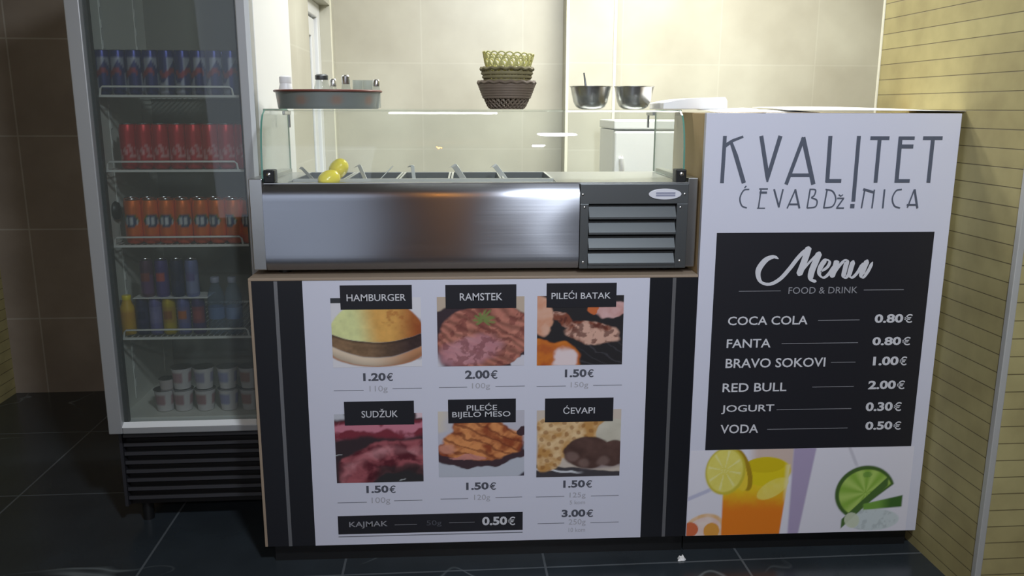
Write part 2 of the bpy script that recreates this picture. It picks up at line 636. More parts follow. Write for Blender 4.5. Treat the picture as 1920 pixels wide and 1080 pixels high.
def stroke(mb, pts, wd, Y, mi=0):
    """ribbon of given width through points (x,z)"""
    pts = [Vector(p) for p in pts]
    n = len(pts)
    L, Rr = [], []
    for i, p in enumerate(pts):
        a, b = pts[max(0, i - 1)], pts[min(n - 1, i + 1)]
        t = (b - a).normalized()
        nn = Vector((-t.y, t.x))
        ww = wd[i] if isinstance(wd, (list, tuple)) else wd
        L.append(p + nn * ww / 2)
        Rr.append(p - nn * ww / 2)
    vs = [(p.x, Y, p.y) for p in L + Rr]
    mb.add(vs, [(i, i + n, i + n + 1, i + 1) for i in range(n - 1)], mi)
    return mb


def catmull(pts, k=10):
    p = [Vector(q) for q in pts]
    p = [p[0] * 2 - p[1]] + p + [p[-1] * 2 - p[-2]]
    out = []
    for i in range(1, len(p) - 2):
        for j in range(k):
            t = j / k
            a, b, c, d = p[i - 1], p[i], p[i + 1], p[i + 2]
            out.append(.5 * ((2 * b) + (c - a) * t + (2 * a - 5 * b + 4 * c - d) * t * t + (3 * b - a - 3 * c + d) * t ** 3))
    out.append(p[-2])
    return out


# ---- painted pictures (numpy colour fields on a fine grid)
def _h(ix, iy, s):
    n = np.sin(ix * 127.1 + iy * 311.7 + s * 74.7) * 43758.5453
    return n - np.floor(n)


def vnoise(x, y, s=0):
    ix, iy = np.floor(x), np.floor(y)
    fx, fy = x - ix, y - iy
    fx, fy = fx * fx * (3 - 2 * fx), fy * fy * (3 - 2 * fy)
    a, b, c, d = _h(ix, iy, s), _h(ix + 1, iy, s), _h(ix, iy + 1, s), _h(ix + 1, iy + 1, s)
    return (a * (1 - fx) + b * fx) * (1 - fy) + (c * (1 - fx) + d * fx) * fy


def fbm(x, y, s=0, o=4):
    t, a, w = 0, .5, 0
    for i in range(o):
        t = t + a * vnoise(x * 2 ** i, y * 2 ** i, s + i)
        w += a
        a *= .5
    return t / w


def sm(e0, e1, x):
    t = np.clip((x - e0) / (e1 - e0), 0, 1)
    return t * t * (3 - 2 * t)


class Pic:
    def __init__(s, nu, nv, base, warp=0.):
        s.U, s.V = np.meshgrid(np.linspace(0, 1, nu), np.linspace(0, 1, nv))
        s.u = s.U + warp * (fbm(s.U * 6, s.V * 6, 71, 3) - .5)
        s.v = s.V + warp * (fbm(s.U * 6, s.V * 6, 91, 3) - .5)
        s.c = np.zeros(s.u.shape + (3,)) + np.array(lin(*base)[:3])

    def over(s, mask, col, amt=1.):
        m = np.clip(mask, 0, 1)[..., None] * amt
        col = np.array(lin(*col)[:3]) if not isinstance(col, np.ndarray) else col
        s.c = s.c * (1 - m) + col * m
        return s

    def ell(s, cx, cy, rx, ry, rot=0., soft=.06):
        c, q = math.cos(rot), math.sin(rot)
        x, y = s.u - cx, s.v - cy
        a, b = (x * c + y * q) / rx, (-x * q + y * c) / ry
        return 1 - sm(1 - soft, 1 + soft, np.sqrt(a * a + b * b))

    def mul(s, f):
        s.c = np.clip(s.c * f[..., None], 0, 1)
        return s

    def mix(s, c1, c2, t):
        t = np.clip(t, 0, 1)[..., None]
        return np.array(lin(*c1)[:3]) * (1 - t) + np.array(lin(*c2)[:3]) * t


def pic_obj(name, P, x0, x1, z0, z1, Y, parent):
    nv, nu = P.U.shape
    vs = [(x0 + (x1 - x0) * a, Y, z0 + (z1 - z0) * b) for a, b in zip(P.U.ravel(), P.V.ravel())]
    fs = [(j * nu + i, j * nu + i + 1, (j + 1) * nu + i + 1, (j + 1) * nu + i) for j in range(nv - 1) for i in range(nu - 1)]
    mb = MB()
    mb.add(vs, fs, 0, [tuple(map(float, c)) for c in P.c.reshape(-1, 3)])
    return mb.build(name, M['print'], parent, fix=False)


def hamburger():
    p = Pic(110, 90, (226, 224, 228), .015)
    u, v = p.u, p.v
    p.over(p.ell(.05, .97, .14, .045), (60, 62, 66))
    p.over(p.ell(.97, .40, .10, .3), (190, 184, 188))
    e1 = v - (.36 + .50 * (u - .5) ** 2)               # under edge of the top bun
    e2 = v - (.135 + .68 * (u - .5) ** 2)              # under edge of the patty
    low = p.ell(.5, .30, .58, .30, 0, .03) * (1 - sm(-.01, .01, e2))
    lowc = p.mix((228, 208, 182), (196, 140, 100), sm(.35, .95, u)) * (.6 + .4 * sm(-.16, -.02, e2))[..., None]
    p.over(low, lowc)
    p.over(p.ell(.5, .30, .57, .292, 0, .01) * 0 + (1 - sm(.0, .05, abs(np.sqrt(((u - .5) / .58) ** 2 + ((v - .30) / .30) ** 2) - .97))) * (v < .2), (186, 122, 88), .7)
    top = p.ell(.5, .36, .56, .62, 0, .02) * sm(-.006, .006, e1)
    pat = sm(-.012, .012, e2) * (1 - sm(-.012, .012, e1)) * p.ell(.5, .3, .56, .4, 0, .03)
    p.over(pat, p.mix((136, 108, 80), (66, 50, 48), sm(.2, .95, u)) * (.6 + .8 * fbm(u * 16, v * 18, 3))[..., None])
    p.over(pat * (1 - sm(.0, .05, abs(e1))), (44, 34, 32), .7)
    bun = p.mix((222, 226, 160), (226, 172, 92), sm(.25, .55, u + .15 * (v - .5)))
    bun = bun * (1 - sm(.62, .98, u)[..., None]) + np.array(lin(160, 84, 44)[:3]) * sm(.62, .98, u)[..., None]
    p.over(top, bun * (.84 + .32 * fbm(u * 14, v * 12, 1))[..., None])
    p.over(sm(.05, .2, fbm(u * 14, v * 14, 5) - .5) * top * sm(.45, .6, u) * sm(.5, .7, v), (176, 104, 52), .6)
    return p


def ramstek():
    p = Pic(110, 90, (196, 178, 158), .11)
    u, v = p.u, p.v
    p.over(p.ell(.45, .30, .75, .62, 0, .03), (62, 50, 56))
    body = p.ell(.55, .42, .55, .47, .2, .04)
    st = .5 + .5 * np.sin((u * 1.0 + v * 1.5) * 34 + 5 * fbm(u * 3, v * 3, 2))
    meat = p.mix((150, 86, 74), (206, 138, 118), fbm(u * 8, v * 10, 4)) * (.6 + .5 * st)[..., None]
    p.over(body, meat)
    p.over(p.ell(.38, .22, .36, .2, .3, .25), p.mix((186, 126, 136), (214, 160, 166), fbm(u * 11, v * 11, 8)), .8)
    p.over(sm(.52, .6, fbm(u * 16, v * 16, 9)) * body, (104, 46, 46), .5)
    for a in np.linspace(-.9, 4.0, 9):
        dx, dy = math.cos(a), math.sin(a)
        t = (u - .52) * dx + (v - .68) * dy
        d = abs(-(u - .52) * dy + (v - .68) * dx)
        p.over((1 - sm(.010, .022, d)) * sm(0, .02, t) * (1 - sm(.1, .14, t)), (120, 138, 76), .9)
    p.over(sm(.0, .1, .14 - u - v * .5), (214, 212, 220))
    p.over(p.ell(.98, .02, .12, .1), (214, 212, 220))
    return p


def batak():
    p = Pic(110, 90, (44, 42, 44), .11)
    u, v = p.u, p.v
    p.over(sm(.86, 1, np.sin((u * .7 + v) * 46)) * sm(.4, .6, u) * (1 - sm(.3, .45, v)), (84, 82, 88), .5)
    n = fbm(u * 9, v * 9, 11)
    p.over(p.ell(.04, .72, .15, .28, .1, .1), p.mix((206, 132, 92), (226, 186, 164), n))
    p.over(p.ell(.1, .08, .42, .30, -.15, .05), p.mix((226, 136, 46), (176, 84, 44), n * 1.2))
    p.over(p.ell(.34, .08, .13, .17, .4, .2), (232, 214, 214))
    p.over(p.ell(.86, .80, .26, .11, -.1, .1), p.mix((228, 192, 192), (186, 122, 106), n))
    p.over(p.ell(.62, .80, .07, .06), (206, 110, 62))
    leg = np.maximum(p.ell(.64, .47, .32, .17, -.18, .08), p.ell(.30, .66, .16, .06, -.75, .1))
    p.over(leg, p.mix((132, 74, 56), (216, 172, 152), sm(.35, .65, n + .35 * (u - .5))))
    p.over(leg * sm(.55, .62, fbm(u * 14, v * 14, 13)), (88, 44, 38), .7)
    return p


def sudzuk():
    p = Pic(110, 90, (58, 46, 50), .11)
    u, v = p.u, p.v
    n = fbm(u * 8, v * 8, 21)
    p.over(sm(.62, .70, v) * (1 - sm(.86, .93, v)), p.mix((128, 50, 62), (204, 128, 144), sm(.4, .75, n + .6 * sm(.1, 0, abs(v - .8)) - .2)))
    arc = np.sqrt((u - .75) ** 2 + ((v + .28) * 1.0) ** 2)
    s = sm(.42, .47, arc) * (1 - sm(.88, .93, arc)) * (1 - sm(.67, .72, v)) * sm(.02, .12, u)
    p.over(s, p.mix((92, 34, 44), (168, 92, 98), sm(.3, .7, n)))
    p.over(s * (1 - sm(.0, .10, abs(arc - .76))) * (.35 + .65 * sm(.35, .65, fbm(u * 7, v * 7, 25))), (214, 150, 154), .75)
    p.over(s * (1 - sm(.0, .12, abs(arc - .47))), (66, 22, 30), .7)
    p.over(sm(.0, .05, .27 - v) * sm(.4, .55, u), (44, 50, 50), .6)
    p.over(1 - sm(.006, .014, abs(v - (.42 + .3 * u))) + 0 * u, (170, 180, 180), .0)
    p.over((1 - sm(.004, .014, abs(v - (.40 + .45 * u)))) * (1 - sm(.07, .09, u)), (190, 196, 196), .8)
    p.over((1 - sm(.004, .014, abs(v - (.02 + .5 * (u - .75))))) * sm(.72, .74, u) * (1 - sm(.8, .82, u)), (190, 196, 196), .8)
    p.over(sm(.9, .94, v) * (1 - sm(.08, .14, u)), (196, 198, 206))
    p.over(sm(.9, .94, v) * sm(.9, .94, u), (226, 200, 206))
    return p


def grilled():
    p = Pic(110, 90, (196, 194, 204), .11)
    u, v = p.u, p.v
    p.over(p.ell(.4, .12, .7, .3), (188, 196, 206), .6)
    p.over(sm(.68, .75, v) * (1 - sm(.0, .2, u)), (216, 206, 190))
    p.over(p.ell(.5, .36, .52, .22, .10, .04), (70, 52, 58))
    b = np.maximum(p.ell(.52, .52, .48, .27, .05, .06), p.ell(.46, .72, .30, .22, -.3, .06))
    b = np.maximum(b, p.ell(.12, .44, .14, .13, 0, .1))
    n = fbm(u * 9, v * 9, 31)
    p.over(b, p.mix((150, 74, 44), (226, 150, 92), sm(.25, .75, n)))
    st = sm(.72, .95, .5 + .5 * np.sin((u * .9 + v * 1.6) * 30 + 3 * n))
    p.over(b * st, (112, 52, 36), .65)
    p.over(p.ell(.1, .45, .11, .09, 0, .3), (216, 150, 126), .8)
    p.over(p.ell(.35, .29, .2, .035), (206, 140, 132), .8)
    p.over(p.ell(.98, .66, .07, .07), (70, 50, 56))
    p.over(sm(.0, .06, u - v * 1.5 - .86), (70, 66, 76))
    return p


def cevapi():
    p = Pic(110, 90, (206, 192, 178), .05)
    u, v = p.u, p.v
    p.over(sm(.0, .02, .2 - v - .12 * u), (70, 66, 70))
    p.over((1 - sm(.008, .02, abs(v - (.13 - .18 * u + .1 * u * u)))) * (1 - sm(.4, .6, u)), (220, 222, 226))
    p.over(sm(.05, .12, v - .05 * u) * sm(.5, .6, u) * (1 - sm(.3, .4, v)), (150, 136, 136))
    bread = np.maximum(p.ell(.35, .62, .56, .34, .2, .04), p.ell(.12, .38, .2, .3, 0, .06)) * sm(0, .03, u)
    n = fbm(u * 8, v * 8, 41)
    p.over(bread, p.mix((196, 146, 84), (232, 200, 152), sm(.3, .75, n + .3 * (v - .5))))
    dots = sm(.35, .6, np.sin(u * 42 + 9 * v) * np.sin(v * 36 - 7 * u))
    p.over(bread * dots, (150, 98, 50), .6)
    p.over(p.ell(.92, .66, .22, .19, .2, .06), p.mix((214, 208, 190), (190, 184, 166), n))
    ce = np.maximum(p.ell(.62, .36, .30, .24, .1, .06), p.ell(.9, .34, .22, .2, 0, .06))
    p.over(ce, p.mix((64, 44, 40), (104, 78, 70), n))
    for cx, cy in ((.42, .3), (.57, .2), (.8, .22)):
        p.over(p.ell(cx, cy, .07, .07, 0, .4), (140, 116, 108), .55)
    return p


def drinks():
    p = Pic(240, 96, (228, 226, 234))
    X, Yy = p.u * 1250 + 75, 505 - p.v * 465          # in the coordinates of the print
    def E(cx, cy, rx, ry, rot=0., soft=.05):
        c, q = math.cos(rot), math.sin(rot)
        a, b = ((X - cx) * c + (Yy - cy) * q) / rx, (-(X - cx) * q + (Yy - cy) * c) / ry
        return 1 - sm(1 - soft, 1 + soft, np.sqrt(a * a + b * b))
    n = fbm(X / 40, Yy / 40, 51)
    p.over(sm(380, 460, X) * (1 - sm(640, 660, X)) * (1 - sm(150, 200, Yy)), (212, 190, 178))
    p.over(sm(640, 656, X + (Yy - 270) * .0) * (1 - sm(735, 748, X + (Yy - 270) * .14)), (176, 162, 192))
    p.over((1 - sm(6, 16, abs(Yy - (300 - (X - 80) * .4)))) * (1 - sm(180, 240, X)), (176, 178, 206), .7)
    # citrus at the lower left
    p.over(E(170, 475, 120, 88, -.3), p.mix((226, 170, 84), (240, 214, 190), n))
    p.over(E(170, 478, 100, 72, -.3), p.mix((230, 196, 190), (240, 226, 214), n))
    p.over(E(95, 470, 45, 40), (214, 110, 70))
    p.over(E(215, 480, 45, 45), (226, 160, 70))
    # glass of juice
    gl = sm(262 + (Yy - 240) * .02, 270 + (Yy - 240) * .02, X) * (1 - sm(632 - (Yy - 120) * .09, 640 - (Yy - 120) * .09, X)) * sm(120, 130, Yy + 0 * X)
    p.over(gl, p.mix((236, 210, 40), (232, 128, 34), sm(230, 400, Yy + 40 * n)))
    p.over(E(500, 160, 140, 78), (226, 204, 30))
    p.over(E(495, 125, 110, 42), (214, 190, 26))
    p.over(E(545, 255, 95, 44, -.5), p.mix((240, 226, 130), (236, 216, 70), n), .85)
    p.over(sm(600, 625, X - (Yy - 160) * .0) * gl * (1 - sm(300, 340, Yy)), (240, 232, 190), .6)
    # lemon slice and its peel
    p.over(E(370, 150, 46, 120, -.35), (170, 138, 30))
    p.over(E(345, 150, 44, 120, -.35), (236, 206, 60))
    p.over(E(275, 155, 112, 128, .1), (206, 190, 60))
    p.over(E(272, 152, 100, 116, .1), p.mix((236, 226, 120), (226, 212, 90), n))
    ang = np.arctan2(Yy - 150, X - 270)
    p.over(E(270, 150, 92, 108, .1) * sm(.75, .95, np.sin(ang * 8)), (240, 236, 170), .6)
    # faint diagonal on the right
    p.over((1 - sm(5, 14, abs((X - 960) - (Yy - 40) * .5))) * (1 - sm(130, 160, Yy)) * sm(900, 960, X), (186, 184, 194), .6)
    p.over(E(1130, 440, 150, 60), (206, 216, 216))
    p.over(sm(.5, .6, fbm(X / 30, Yy / 30, 57)) * E(1120, 440, 140, 60), (180, 190, 190), .7)
    # lime
    cut = sm(0, 8, 1200 - X - (Yy - 180) * .25) * sm(-6, 6, 470 - Yy - .0 * X)
    half = sm(-8, 8, (Yy - 380) * -1 + (1200 - X) * .0 + 0) 
    d = E(1070, 290, 170, 150, 0, .03) * sm(-6, 6, 415 - (X - 950) * .75 - Yy + 40)
    p.over(d, (74, 104, 48))
    d2 = E(1074, 292, 150, 130, 0, .03) * sm(-6, 6, 400 - (X - 950) * .75 - Yy + 40)
    an = np.arctan2(Yy - 290, X - 1074)
    p.over(d2, p.mix((140, 180, 70), (176, 206, 104), .5 + .5 * np.sin(an * 9)))
    p.over(E(1075, 190, 26, 16), (96, 140, 62), .6)
    bar = (1 - sm(22, 30, abs((Yy - 455) + (X - 955) * .95))) * sm(945, 955, X) * (1 - sm(1192, 1204, X))
    p.over(bar, (78, 110, 54))
    p.over(E(1010, 440, 40, 46, -.8), (206, 214, 186), .9)
    wed = sm(-4, 4, Yy - (352 - (X - 1060) * .20)) * (1 - sm(-4, 4, Yy - (385 - (X - 1060) * .06))) * sm(1060, 1075, X) * (1 - sm(1285, 1292, X))
    p.over(wed, p.mix((120, 166, 70), (66, 106, 46), sm(1140, 1230, X)))
    return p

# ================================================================== ORDER COUNTER
CX0, CX1, SX1, CT, CB, ST = -.6044, .6605, 1.382, .879, .065, 1.3297
counter = thing('order_counter', 'waist-high food counter with black side panels and a printed dish poster on its front', 'counter', (0, 0, 0))
cb = MB()
cb.box(CX0, CX0 + .008, 0, .50, CB, CT - .0075)
cb.box(CX1 - .016, CX1 - .0005, 0.019, .50, CB, CT - .0075)
cb.box(CX0, CX1 - .0005, 0.0, .50, CT - .0075, CT)
cb.box(CX0 + .008, CX1 - .016, 0.019, .50, CB, CB + .012)
cb.box(CX0 + .008, CX1 - .016, .484, .50, CB + .012, CT - .0075)
cb.build('carcass', M['tan'], counter, bevel=.0012)
pl0, pl1 = P2(566, 522)[0], P2(1219, 517)[0]
for a, b, s, nm in ((CX0 + .0085, pl0, P2(516, 525)[0], 0), (pl1, CX1 - .0005, P2(1265, 517)[0], 1)):
    pn = MB().box(a, b, .0005, .018, CB + .0005, CT - .008).build('side_panel', M['black_panel'], counter)
    MB().box(s - .005, s + .005, -.001, .0005, CB + .001, CT - .0085).build('metal_strip', M['silver_strip'], pn)
MB().box(CX0 + .02, CX1 - .001, .035, .47, 0, CB).build('plinth', M['black_plastic'], counter)
poster = MB().box(pl0, pl1, -.0005, .018, CB + .0005, CT - .008).build('poster', M['white_print'], counter)
Y1, Y2, Y3 = -.0012, -.0022, -.0030
dishes = [
    ('HAMBURGER', (622, 558, 790, 688), (637, 535, 773, 579), [('HAMBURGER', 650, 551, 761, 564)], ('1.20€', 681, 699, 737, 714),
     [('110g', 693, 723, 727, 737)], [(626, 682, 732), (736, 791, 728)], hamburger),
    ('RAMSTEK', (820, 556, 983, 686), (835, 534, 968, 577), [('RAMSTEK', 862, 549, 942, 563)], ('2.00€', 872, 694, 933, 710),
     [('100g', 885, 718, 919, 731)], [(823, 876, 726), (929, 984, 724)], ramstek),
    ('PILECI', (1007, 554, 1168, 684), (1025, 531, 1155, 575), [('PILEĆI BATAK', 1034, 544, 1145, 560)], ('1.50€', 1059, 692, 1113, 707),
     [('150g', 1070, 716, 1103, 729)], [(1006, 1061, 724), (1112, 1166, 722)], batak),
    ('SUDZUK', (629, 775, 793, 904), (645, 753, 777, 795), [('SUDŽUK', 678, 766, 746, 782)], ('1.50€', 687, 910, 742, 924),
     [('100g', 697, 932, 732, 946)], [(633, 688, 942), (739, 792, 938)], sudzuk),
    ('PILECE', (822, 770, 983, 893), (840, 749, 967, 791), [('PILEĆE', 875, 755, 932, 769), ('BIJELO MESO', 848, 771, 957, 784)], ('1.50€', 874, 904, 930, 918),
     [('120g', 889, 927, 919, 940)], [(826, 878, 935), (929, 979, 932)], grilled),
    ('CEVAPI', (1006, 768, 1163, 893), (1022, 747, 1149, 789), [('ĆEVAPI', 1056, 759, 1115, 775)], ('1.50€', 1056, 900, 1110, 914),
     [('125g', 1068, 923, 1098, 935), ('5 kom', 1068, 938, 1097, 945)], [(1005, 1058, 931), (1108, 1160, 929)], cevapi),
]
for key, ph, pt, nm, pr, wt, ln, fn in dishes:
    a, b = P2(ph[0], (ph[1] + ph[3]) / 2), P2(ph[2], (ph[1] + ph[3]) / 2)
    zt, zb = P2((ph[0] + ph[2]) / 2, ph[1])[1], P2((ph[0] + ph[2]) / 2, ph[3])[1]
    pic_obj('dish_photo', fn(), a[0], b[0], zb, zt, Y1, poster)
    rect_into(MB(), *pt, Y2, .0006).build('name_plate', M['black_ink'], poster)
    mb = MB()
    for t, x0, y0, x1, y1 in nm:
        text_into(mb, t, x0, y0, x1, y1, Y3, .006)
    mb.build('dish_name', M['white_ink'], poster, fix=False)
    text_into(MB(), *pr, Y1, .036).build('price', M['dark_ink'], poster, fix=False)
    mb = MB()
    for t, x0, y0, x1, y1 in wt:
        text_into(mb, t, x0, y0, x1, y1, Y1)
    mb.build('portion_weight', M['grey_ink'], poster, fix=False)
    for q in ln:
        line_into(MB(), *q, Y1).build('rule_line', M['line_ink'], poster)
text_into(MB(), '3.00€', 1053, 955, 1112, 969, Y1, .036).build('price', M['dark_ink'], poster, fix=False)
mb = text_into(MB(), '250g', 1066, 973, 1098, 986, Y1)
text_into(mb, '10 kom', 1066, 989, 1097, 997, Y1)
mb.build('portion_weight', M['grey_ink'], poster, fix=False)
line_into(MB(), 1008, 1058, 981, Y1).build('rule_line', M['line_ink'], poster)
line_into(MB(), 1107, 1160, 979, Y1).build('rule_line', M['line_ink'], poster)
k0, k1 = P2(634, 985), P2(980, 975)
kt, kb = (P2(634, 969)[1] + P2(980, 958)[1]) / 2, (P2(634, 1003)[1] + P2(980, 992)[1]) / 2
MB().box(k0[0], k1[0], Y1, Y1 + .0006, kb, kt).build('side_order_bar', M['black_ink'], poster)
mb = text_into(MB(), 'KAJMAK', 655, 977, 727, 990, Y2, .01)
mb.build('dish_name', M['dim_ink'], poster, fix=False)
text_into(MB(), '0.50€', 904, 968, 966, 984, Y2, .036).build('price', M['white_ink'], poster, fix=False)
text_into(MB(), '50g', 800, 975, 828, 987, Y2).build('portion_weight', M['faint_ink'], poster, fix=False)
line_into(MB(), 740, 782, 983, Y2, .0012).build('rule_line', M['dim_ink'], poster)
line_into(MB(), 842, 890, 979, Y2, .0012).build('rule_line', M['dim_ink'], poster)
MB().box(k0[0], k1[0], Y1, Y1 + .0006, kb - .009, kb - .0065).build('rule_line', M['line_ink'], poster)

# ================================================================== MENU STAND
stand = thing('menu_stand', 'tall white menu stand with drink prices, wooden side, between counter and brick pier', 'menu stand', (0, 0, 0))
sb = MB()
sb.box(CX1 + .001, CX1 + .017, .018, .36, CB, ST)
sb.box(SX1 - .016, SX1, .018, .36, CB, ST)
sb.box(CX1 + .017, SX1 - .016, .018, .36, ST - .016, ST)
sb.box(CX1 + .017, SX1 - .016, .018, .36, CB, CB + .016)
sb.build('stand_box', M['mdf'], stand, bevel=.001)
MB().box(CX1 + .003, SX1 - .01, .035, .35, 0, CB).build('plinth', M['black_plastic'], stand)
front = MB().box(CX1 + .0003, SX1, -.0006, .018, CB, ST + .0004).build('front_panel', M['white_print'], stand, bevel=.0008)

# logo lettering, stroke by stroke (measured on the panel)
lm = MB()
LP = lambda x, y: P2(1300 + x / 3.556, 190 + y / 3.556)
WD = lambda wpx: wpx / 3.556 * .00165


def ls(pts, wpx, mb=lm):
    stroke(mb, [LP(*p) for p in pts], WD(wpx) if not isinstance(wpx, list) else [WD(q) for q in wpx], Y1 - len(mb.v) * 6e-6)


ls([(210, 230), (190, 545)], 23)
ls([(206, 300), (262, 262), (332, 235)], [24, 18, 14])
ls([(250, 270), (282, 360), (336, 545)], [18, 26, 26])
ls([(452, 230), (493, 500), (493, 538)], [24, 26, 10])
ls([(580, 230), (497, 500), (491, 538)], [26, 24, 10])
ls([(735, 240), (617, 554)], 23)
ls([(731, 240), (799, 554)], 27)
ls([(642, 492), (786, 492)], 21)
ls([(913, 230), (891, 540)], 25)
ls([(882, 530), (985, 530)], 23)
ls([(1103, 230), (1065, 668)], 24)
ls([(1044, 698), (1073, 698)], 27)
ls([(1179, 245), (1306, 245)], 22)
ls([(1241, 250), (1213, 542)], 24)
ls([(1381, 235), (1352, 542)], 25)
ls([(1372, 245), (1474, 245)], 20)
ls([(1374, 301), (1465, 301)], 24)
ls([(1343, 530), (1441, 530)], 22)
ls([(1530, 245), (1660, 245)], 22)
ls([(1596, 250), (1565, 542)], 24)
lm.build('logo_name', M['logo_ink'], front, fix=False)
l2 = MB()
L2 = lambda pts, wpx: ls(pts, wpx, l2)
arc = lambda pts, wpx: stroke(l2, catmull([LP(*p) for p in pts], 8), WD(wpx), Y1 - len(l2.v) * 3e-6)
arc([(372, 586), (335, 594), (310, 645), (322, 695), (356, 711)], 9)
L2([(340, 578), (352, 563)], 8)
L2([(450, 590), (433, 708)], 9)
L2([(438, 584), (496, 584)], 9)
L2([(440, 608), (490, 608)], 13)
L2([(424, 712), (477, 712)], 7)
L2([(537, 585), (570, 706)], 11)
L2([(597, 585), (568, 706)], 10)
L2([(680, 586), (624, 713)], 9)
L2([(678, 586), (706, 713)], 12)
L2([(640, 686), (700, 686)], 11)
L2([(777, 588), (757, 710)], 9)
arc([(773, 586), (812, 590), (806, 625), (785, 642)], 9)
arc([(785, 642), (822, 660), (812, 702), (756, 711)], 9)
L2([(890, 588), (868, 708)], 9)
arc([(880, 586), (928, 600), (948, 650), (925, 700), (865, 710)], 9)
L2([(957, 645), (1003, 645)], 8)
L2([(1000, 645), (954, 709)], 9)
L2([(950, 710), (1002, 710)], 8)
L2([(967, 621), (981, 631), (995, 621)], 7)
L2([(1140, 590), (1118, 710)], 9)
L2([(1130, 584), (1202, 606)], 13)
L2([(1204, 588), (1188, 711)], 9)
L2([(1272, 586), (1260, 711)], 10)
arc([(1388, 586), (1350, 596), (1325, 645), (1338, 695), (1376, 711)], 9)
L2([(1470, 586), (1424, 706)], 9)
L2([(1472, 586), (1490, 711)], 12)
L2([(1420, 688), (1490, 688)], 10)
l2.build('logo_subtitle', M['logo_ink'], front, fix=False)

# black menu board
b0, b1 = P2(1344, 437)[0], P2(1752, 434)[0]
bt, bb = P2(1548, 435.5)[1], P2(1515, 840)[1]
board = MB().box(b0, b1, Y1, -.0006, bb, bt).build('menu_board', M['black_ink'], front)
QP = lambda x, y: (1300 + x / 2.572, 430 + y / 2.572)


def mtext(name, items, bold, m):
    mb = MB()
    for t, x0, y0, x1, y1 in items:
        a, b = QP(x0, y0), QP(x1, y1)
        text_into(mb, t, a[0], a[1], b[0], b[1], Y2, bold)
    mb.build(name, m, front, fix=False)


rows = [('COCA COLA', 166, 418, 550, 460, '0.80€', 873, 408, 1055, 450, 600, 800, 437),
        ('FANTA', 160, 528, 372, 570, '0.80€', 862, 518, 1045, 558, 425, 792, 548),
        ('BRAVO SOKOVI', 155, 620, 635, 665, '1.00€', 865, 612, 1028, 655, 662, 780, 640),
        ('RED BULL', 140, 740, 448, 782, '2.00€', 842, 728, 1018, 770, 572, 772, 758),
        ('JOGURT', 134, 845, 388, 888, '0.30€', 830, 832, 1002, 875, 400, 760, 866),
        ('VODA', 130, 940, 312, 982, '0.50€', 828, 925, 1000, 965, 355, 742, 960)]
for r in rows:
    mtext('drink_name', [r[:5]], .012, M['white_ink'])
    mtext('price', [r[5:10]], .036, M['white_ink'])
    a, b = QP(r[10], r[12]), QP(r[11], r[12])
    line_into(MB(), a[0], b[0], a[1], Y2, .0016).build('rule_line', M['dim_ink'], front)
mtext('board_subtitle', [('FOOD & DRINK', 458, 277, 790, 309)], 0., M['dim_ink'])
for x0, x1, y in ((218, 420, 297), (820, 1013, 291)):
    a, b = QP(x0, y), QP(x1, y)
    line_into(MB(), a[0], b[0], a[1], Y2, .0016).build('rule_line', M['dim_ink'], front)
# brush-script heading, broad-nib strokes
sm_ = MB()


def brush(pts, wmin, wmax, lay=0):
    q = [QP(*p) for p in pts]
    path = catmull([P2(*p) for p in q], 12)
    n = len(path)
    wl = []
    for i in range(n):
        t = (path[min(n - 1, i + 1)] - path[max(0, i - 1)]).normalized()
        down = abs(t.dot(Vector((.42, .90)).normalized())) ** 2
        up = 1.0 if t.y < 0 else .45                     # heavier on the way down
        e = min(1, i / (n * .08) + .25, (n - 1 - i) / (n * .08) + .25)
        wl.append((wmin + (wmax - wmin) * down * up) * e * .00100)
    stroke(sm_, path, wl, Y2 - .0002 * lay)


brush([(410, 142), (385, 132), (345, 150), (312, 200), (322, 250), (365, 264), (415, 240), (462, 190), (505, 135), (556, 82)], 8, 17)
brush([(556, 82), (545, 120), (527, 170), (506, 224)], 10, 19, 1)
brush([(506, 224), (535, 185), (570, 145), (608, 107)], 5, 9, 2)
brush([(608, 107), (590, 150), (568, 205), (566, 240), (592, 252)], 9, 19, 3)
brush([(612, 205), (645, 180), (655, 155), (636, 148), (612, 180), (606, 215), (625, 232), (652, 212), (685, 160)], 5, 15, 4)
brush([(690, 148), (682, 180), (664, 232)], 9, 17, 5)
brush([(664, 232), (690, 190), (720, 155), (738, 150), (730, 185), (722, 225), (736, 230), (760, 195)], 5, 15, 6)
brush([(770, 148), (758, 185), (750, 220), (764, 231), (790, 205), (815, 160)], 5, 15, 7)
brush([(838, 145), (822, 180), (808, 220), (816, 230), (840, 200), (862, 155)], 5, 16, 8)
sm_.build('board_heading', M['white_ink'], front, fix=False)
# printed strip of drinks along the bottom of the panel
dx1 = P2(1705, 920)[0]
pic_obj('drinks_photo', drinks(), CX1 + .002, dx1, CB + .001, bb - .0005, Y1, front)

# ================================================================== TOPPING COOLER ON THE COUNTER
cooler = thing('display_cooler', 'stainless steel topping cooler with curved glass top, standing on the food counter', 'cooler', (0, 0, 0))
BX0, BX1, BZ0, DK = -.592, .655, CT + .016, 1.1375
OX0, OX1, OY0, OY1 = -.497, .258, .070, .42
bm_ = MB()
bm_.box(OX0, OX1, .052, .46, BZ0, .98)
bm_.box(BX0, OX0, .052, .46, BZ0, DK)
bm_.box(OX1, BX1, .052, .46, BZ0, DK)
bm_.box(OX0, OX1, OY1, .46, .98, DK)
bm_.box(OX0, OX1, .052, OY0, .98, DK)
bm_.build('base_body', M['steel_plain'], cooler)
for x0, x1 in ((BX0 - .004, at(490, 345, Y=.03).x - .0006), (at(1292, 347, Y=.03).x + .0006, BX1 + .003)):
    MB().box(x0, x1, .040, .458, BZ0, 1.150).build('side_flange', M['steel_plain'], cooler, bevel=.002)
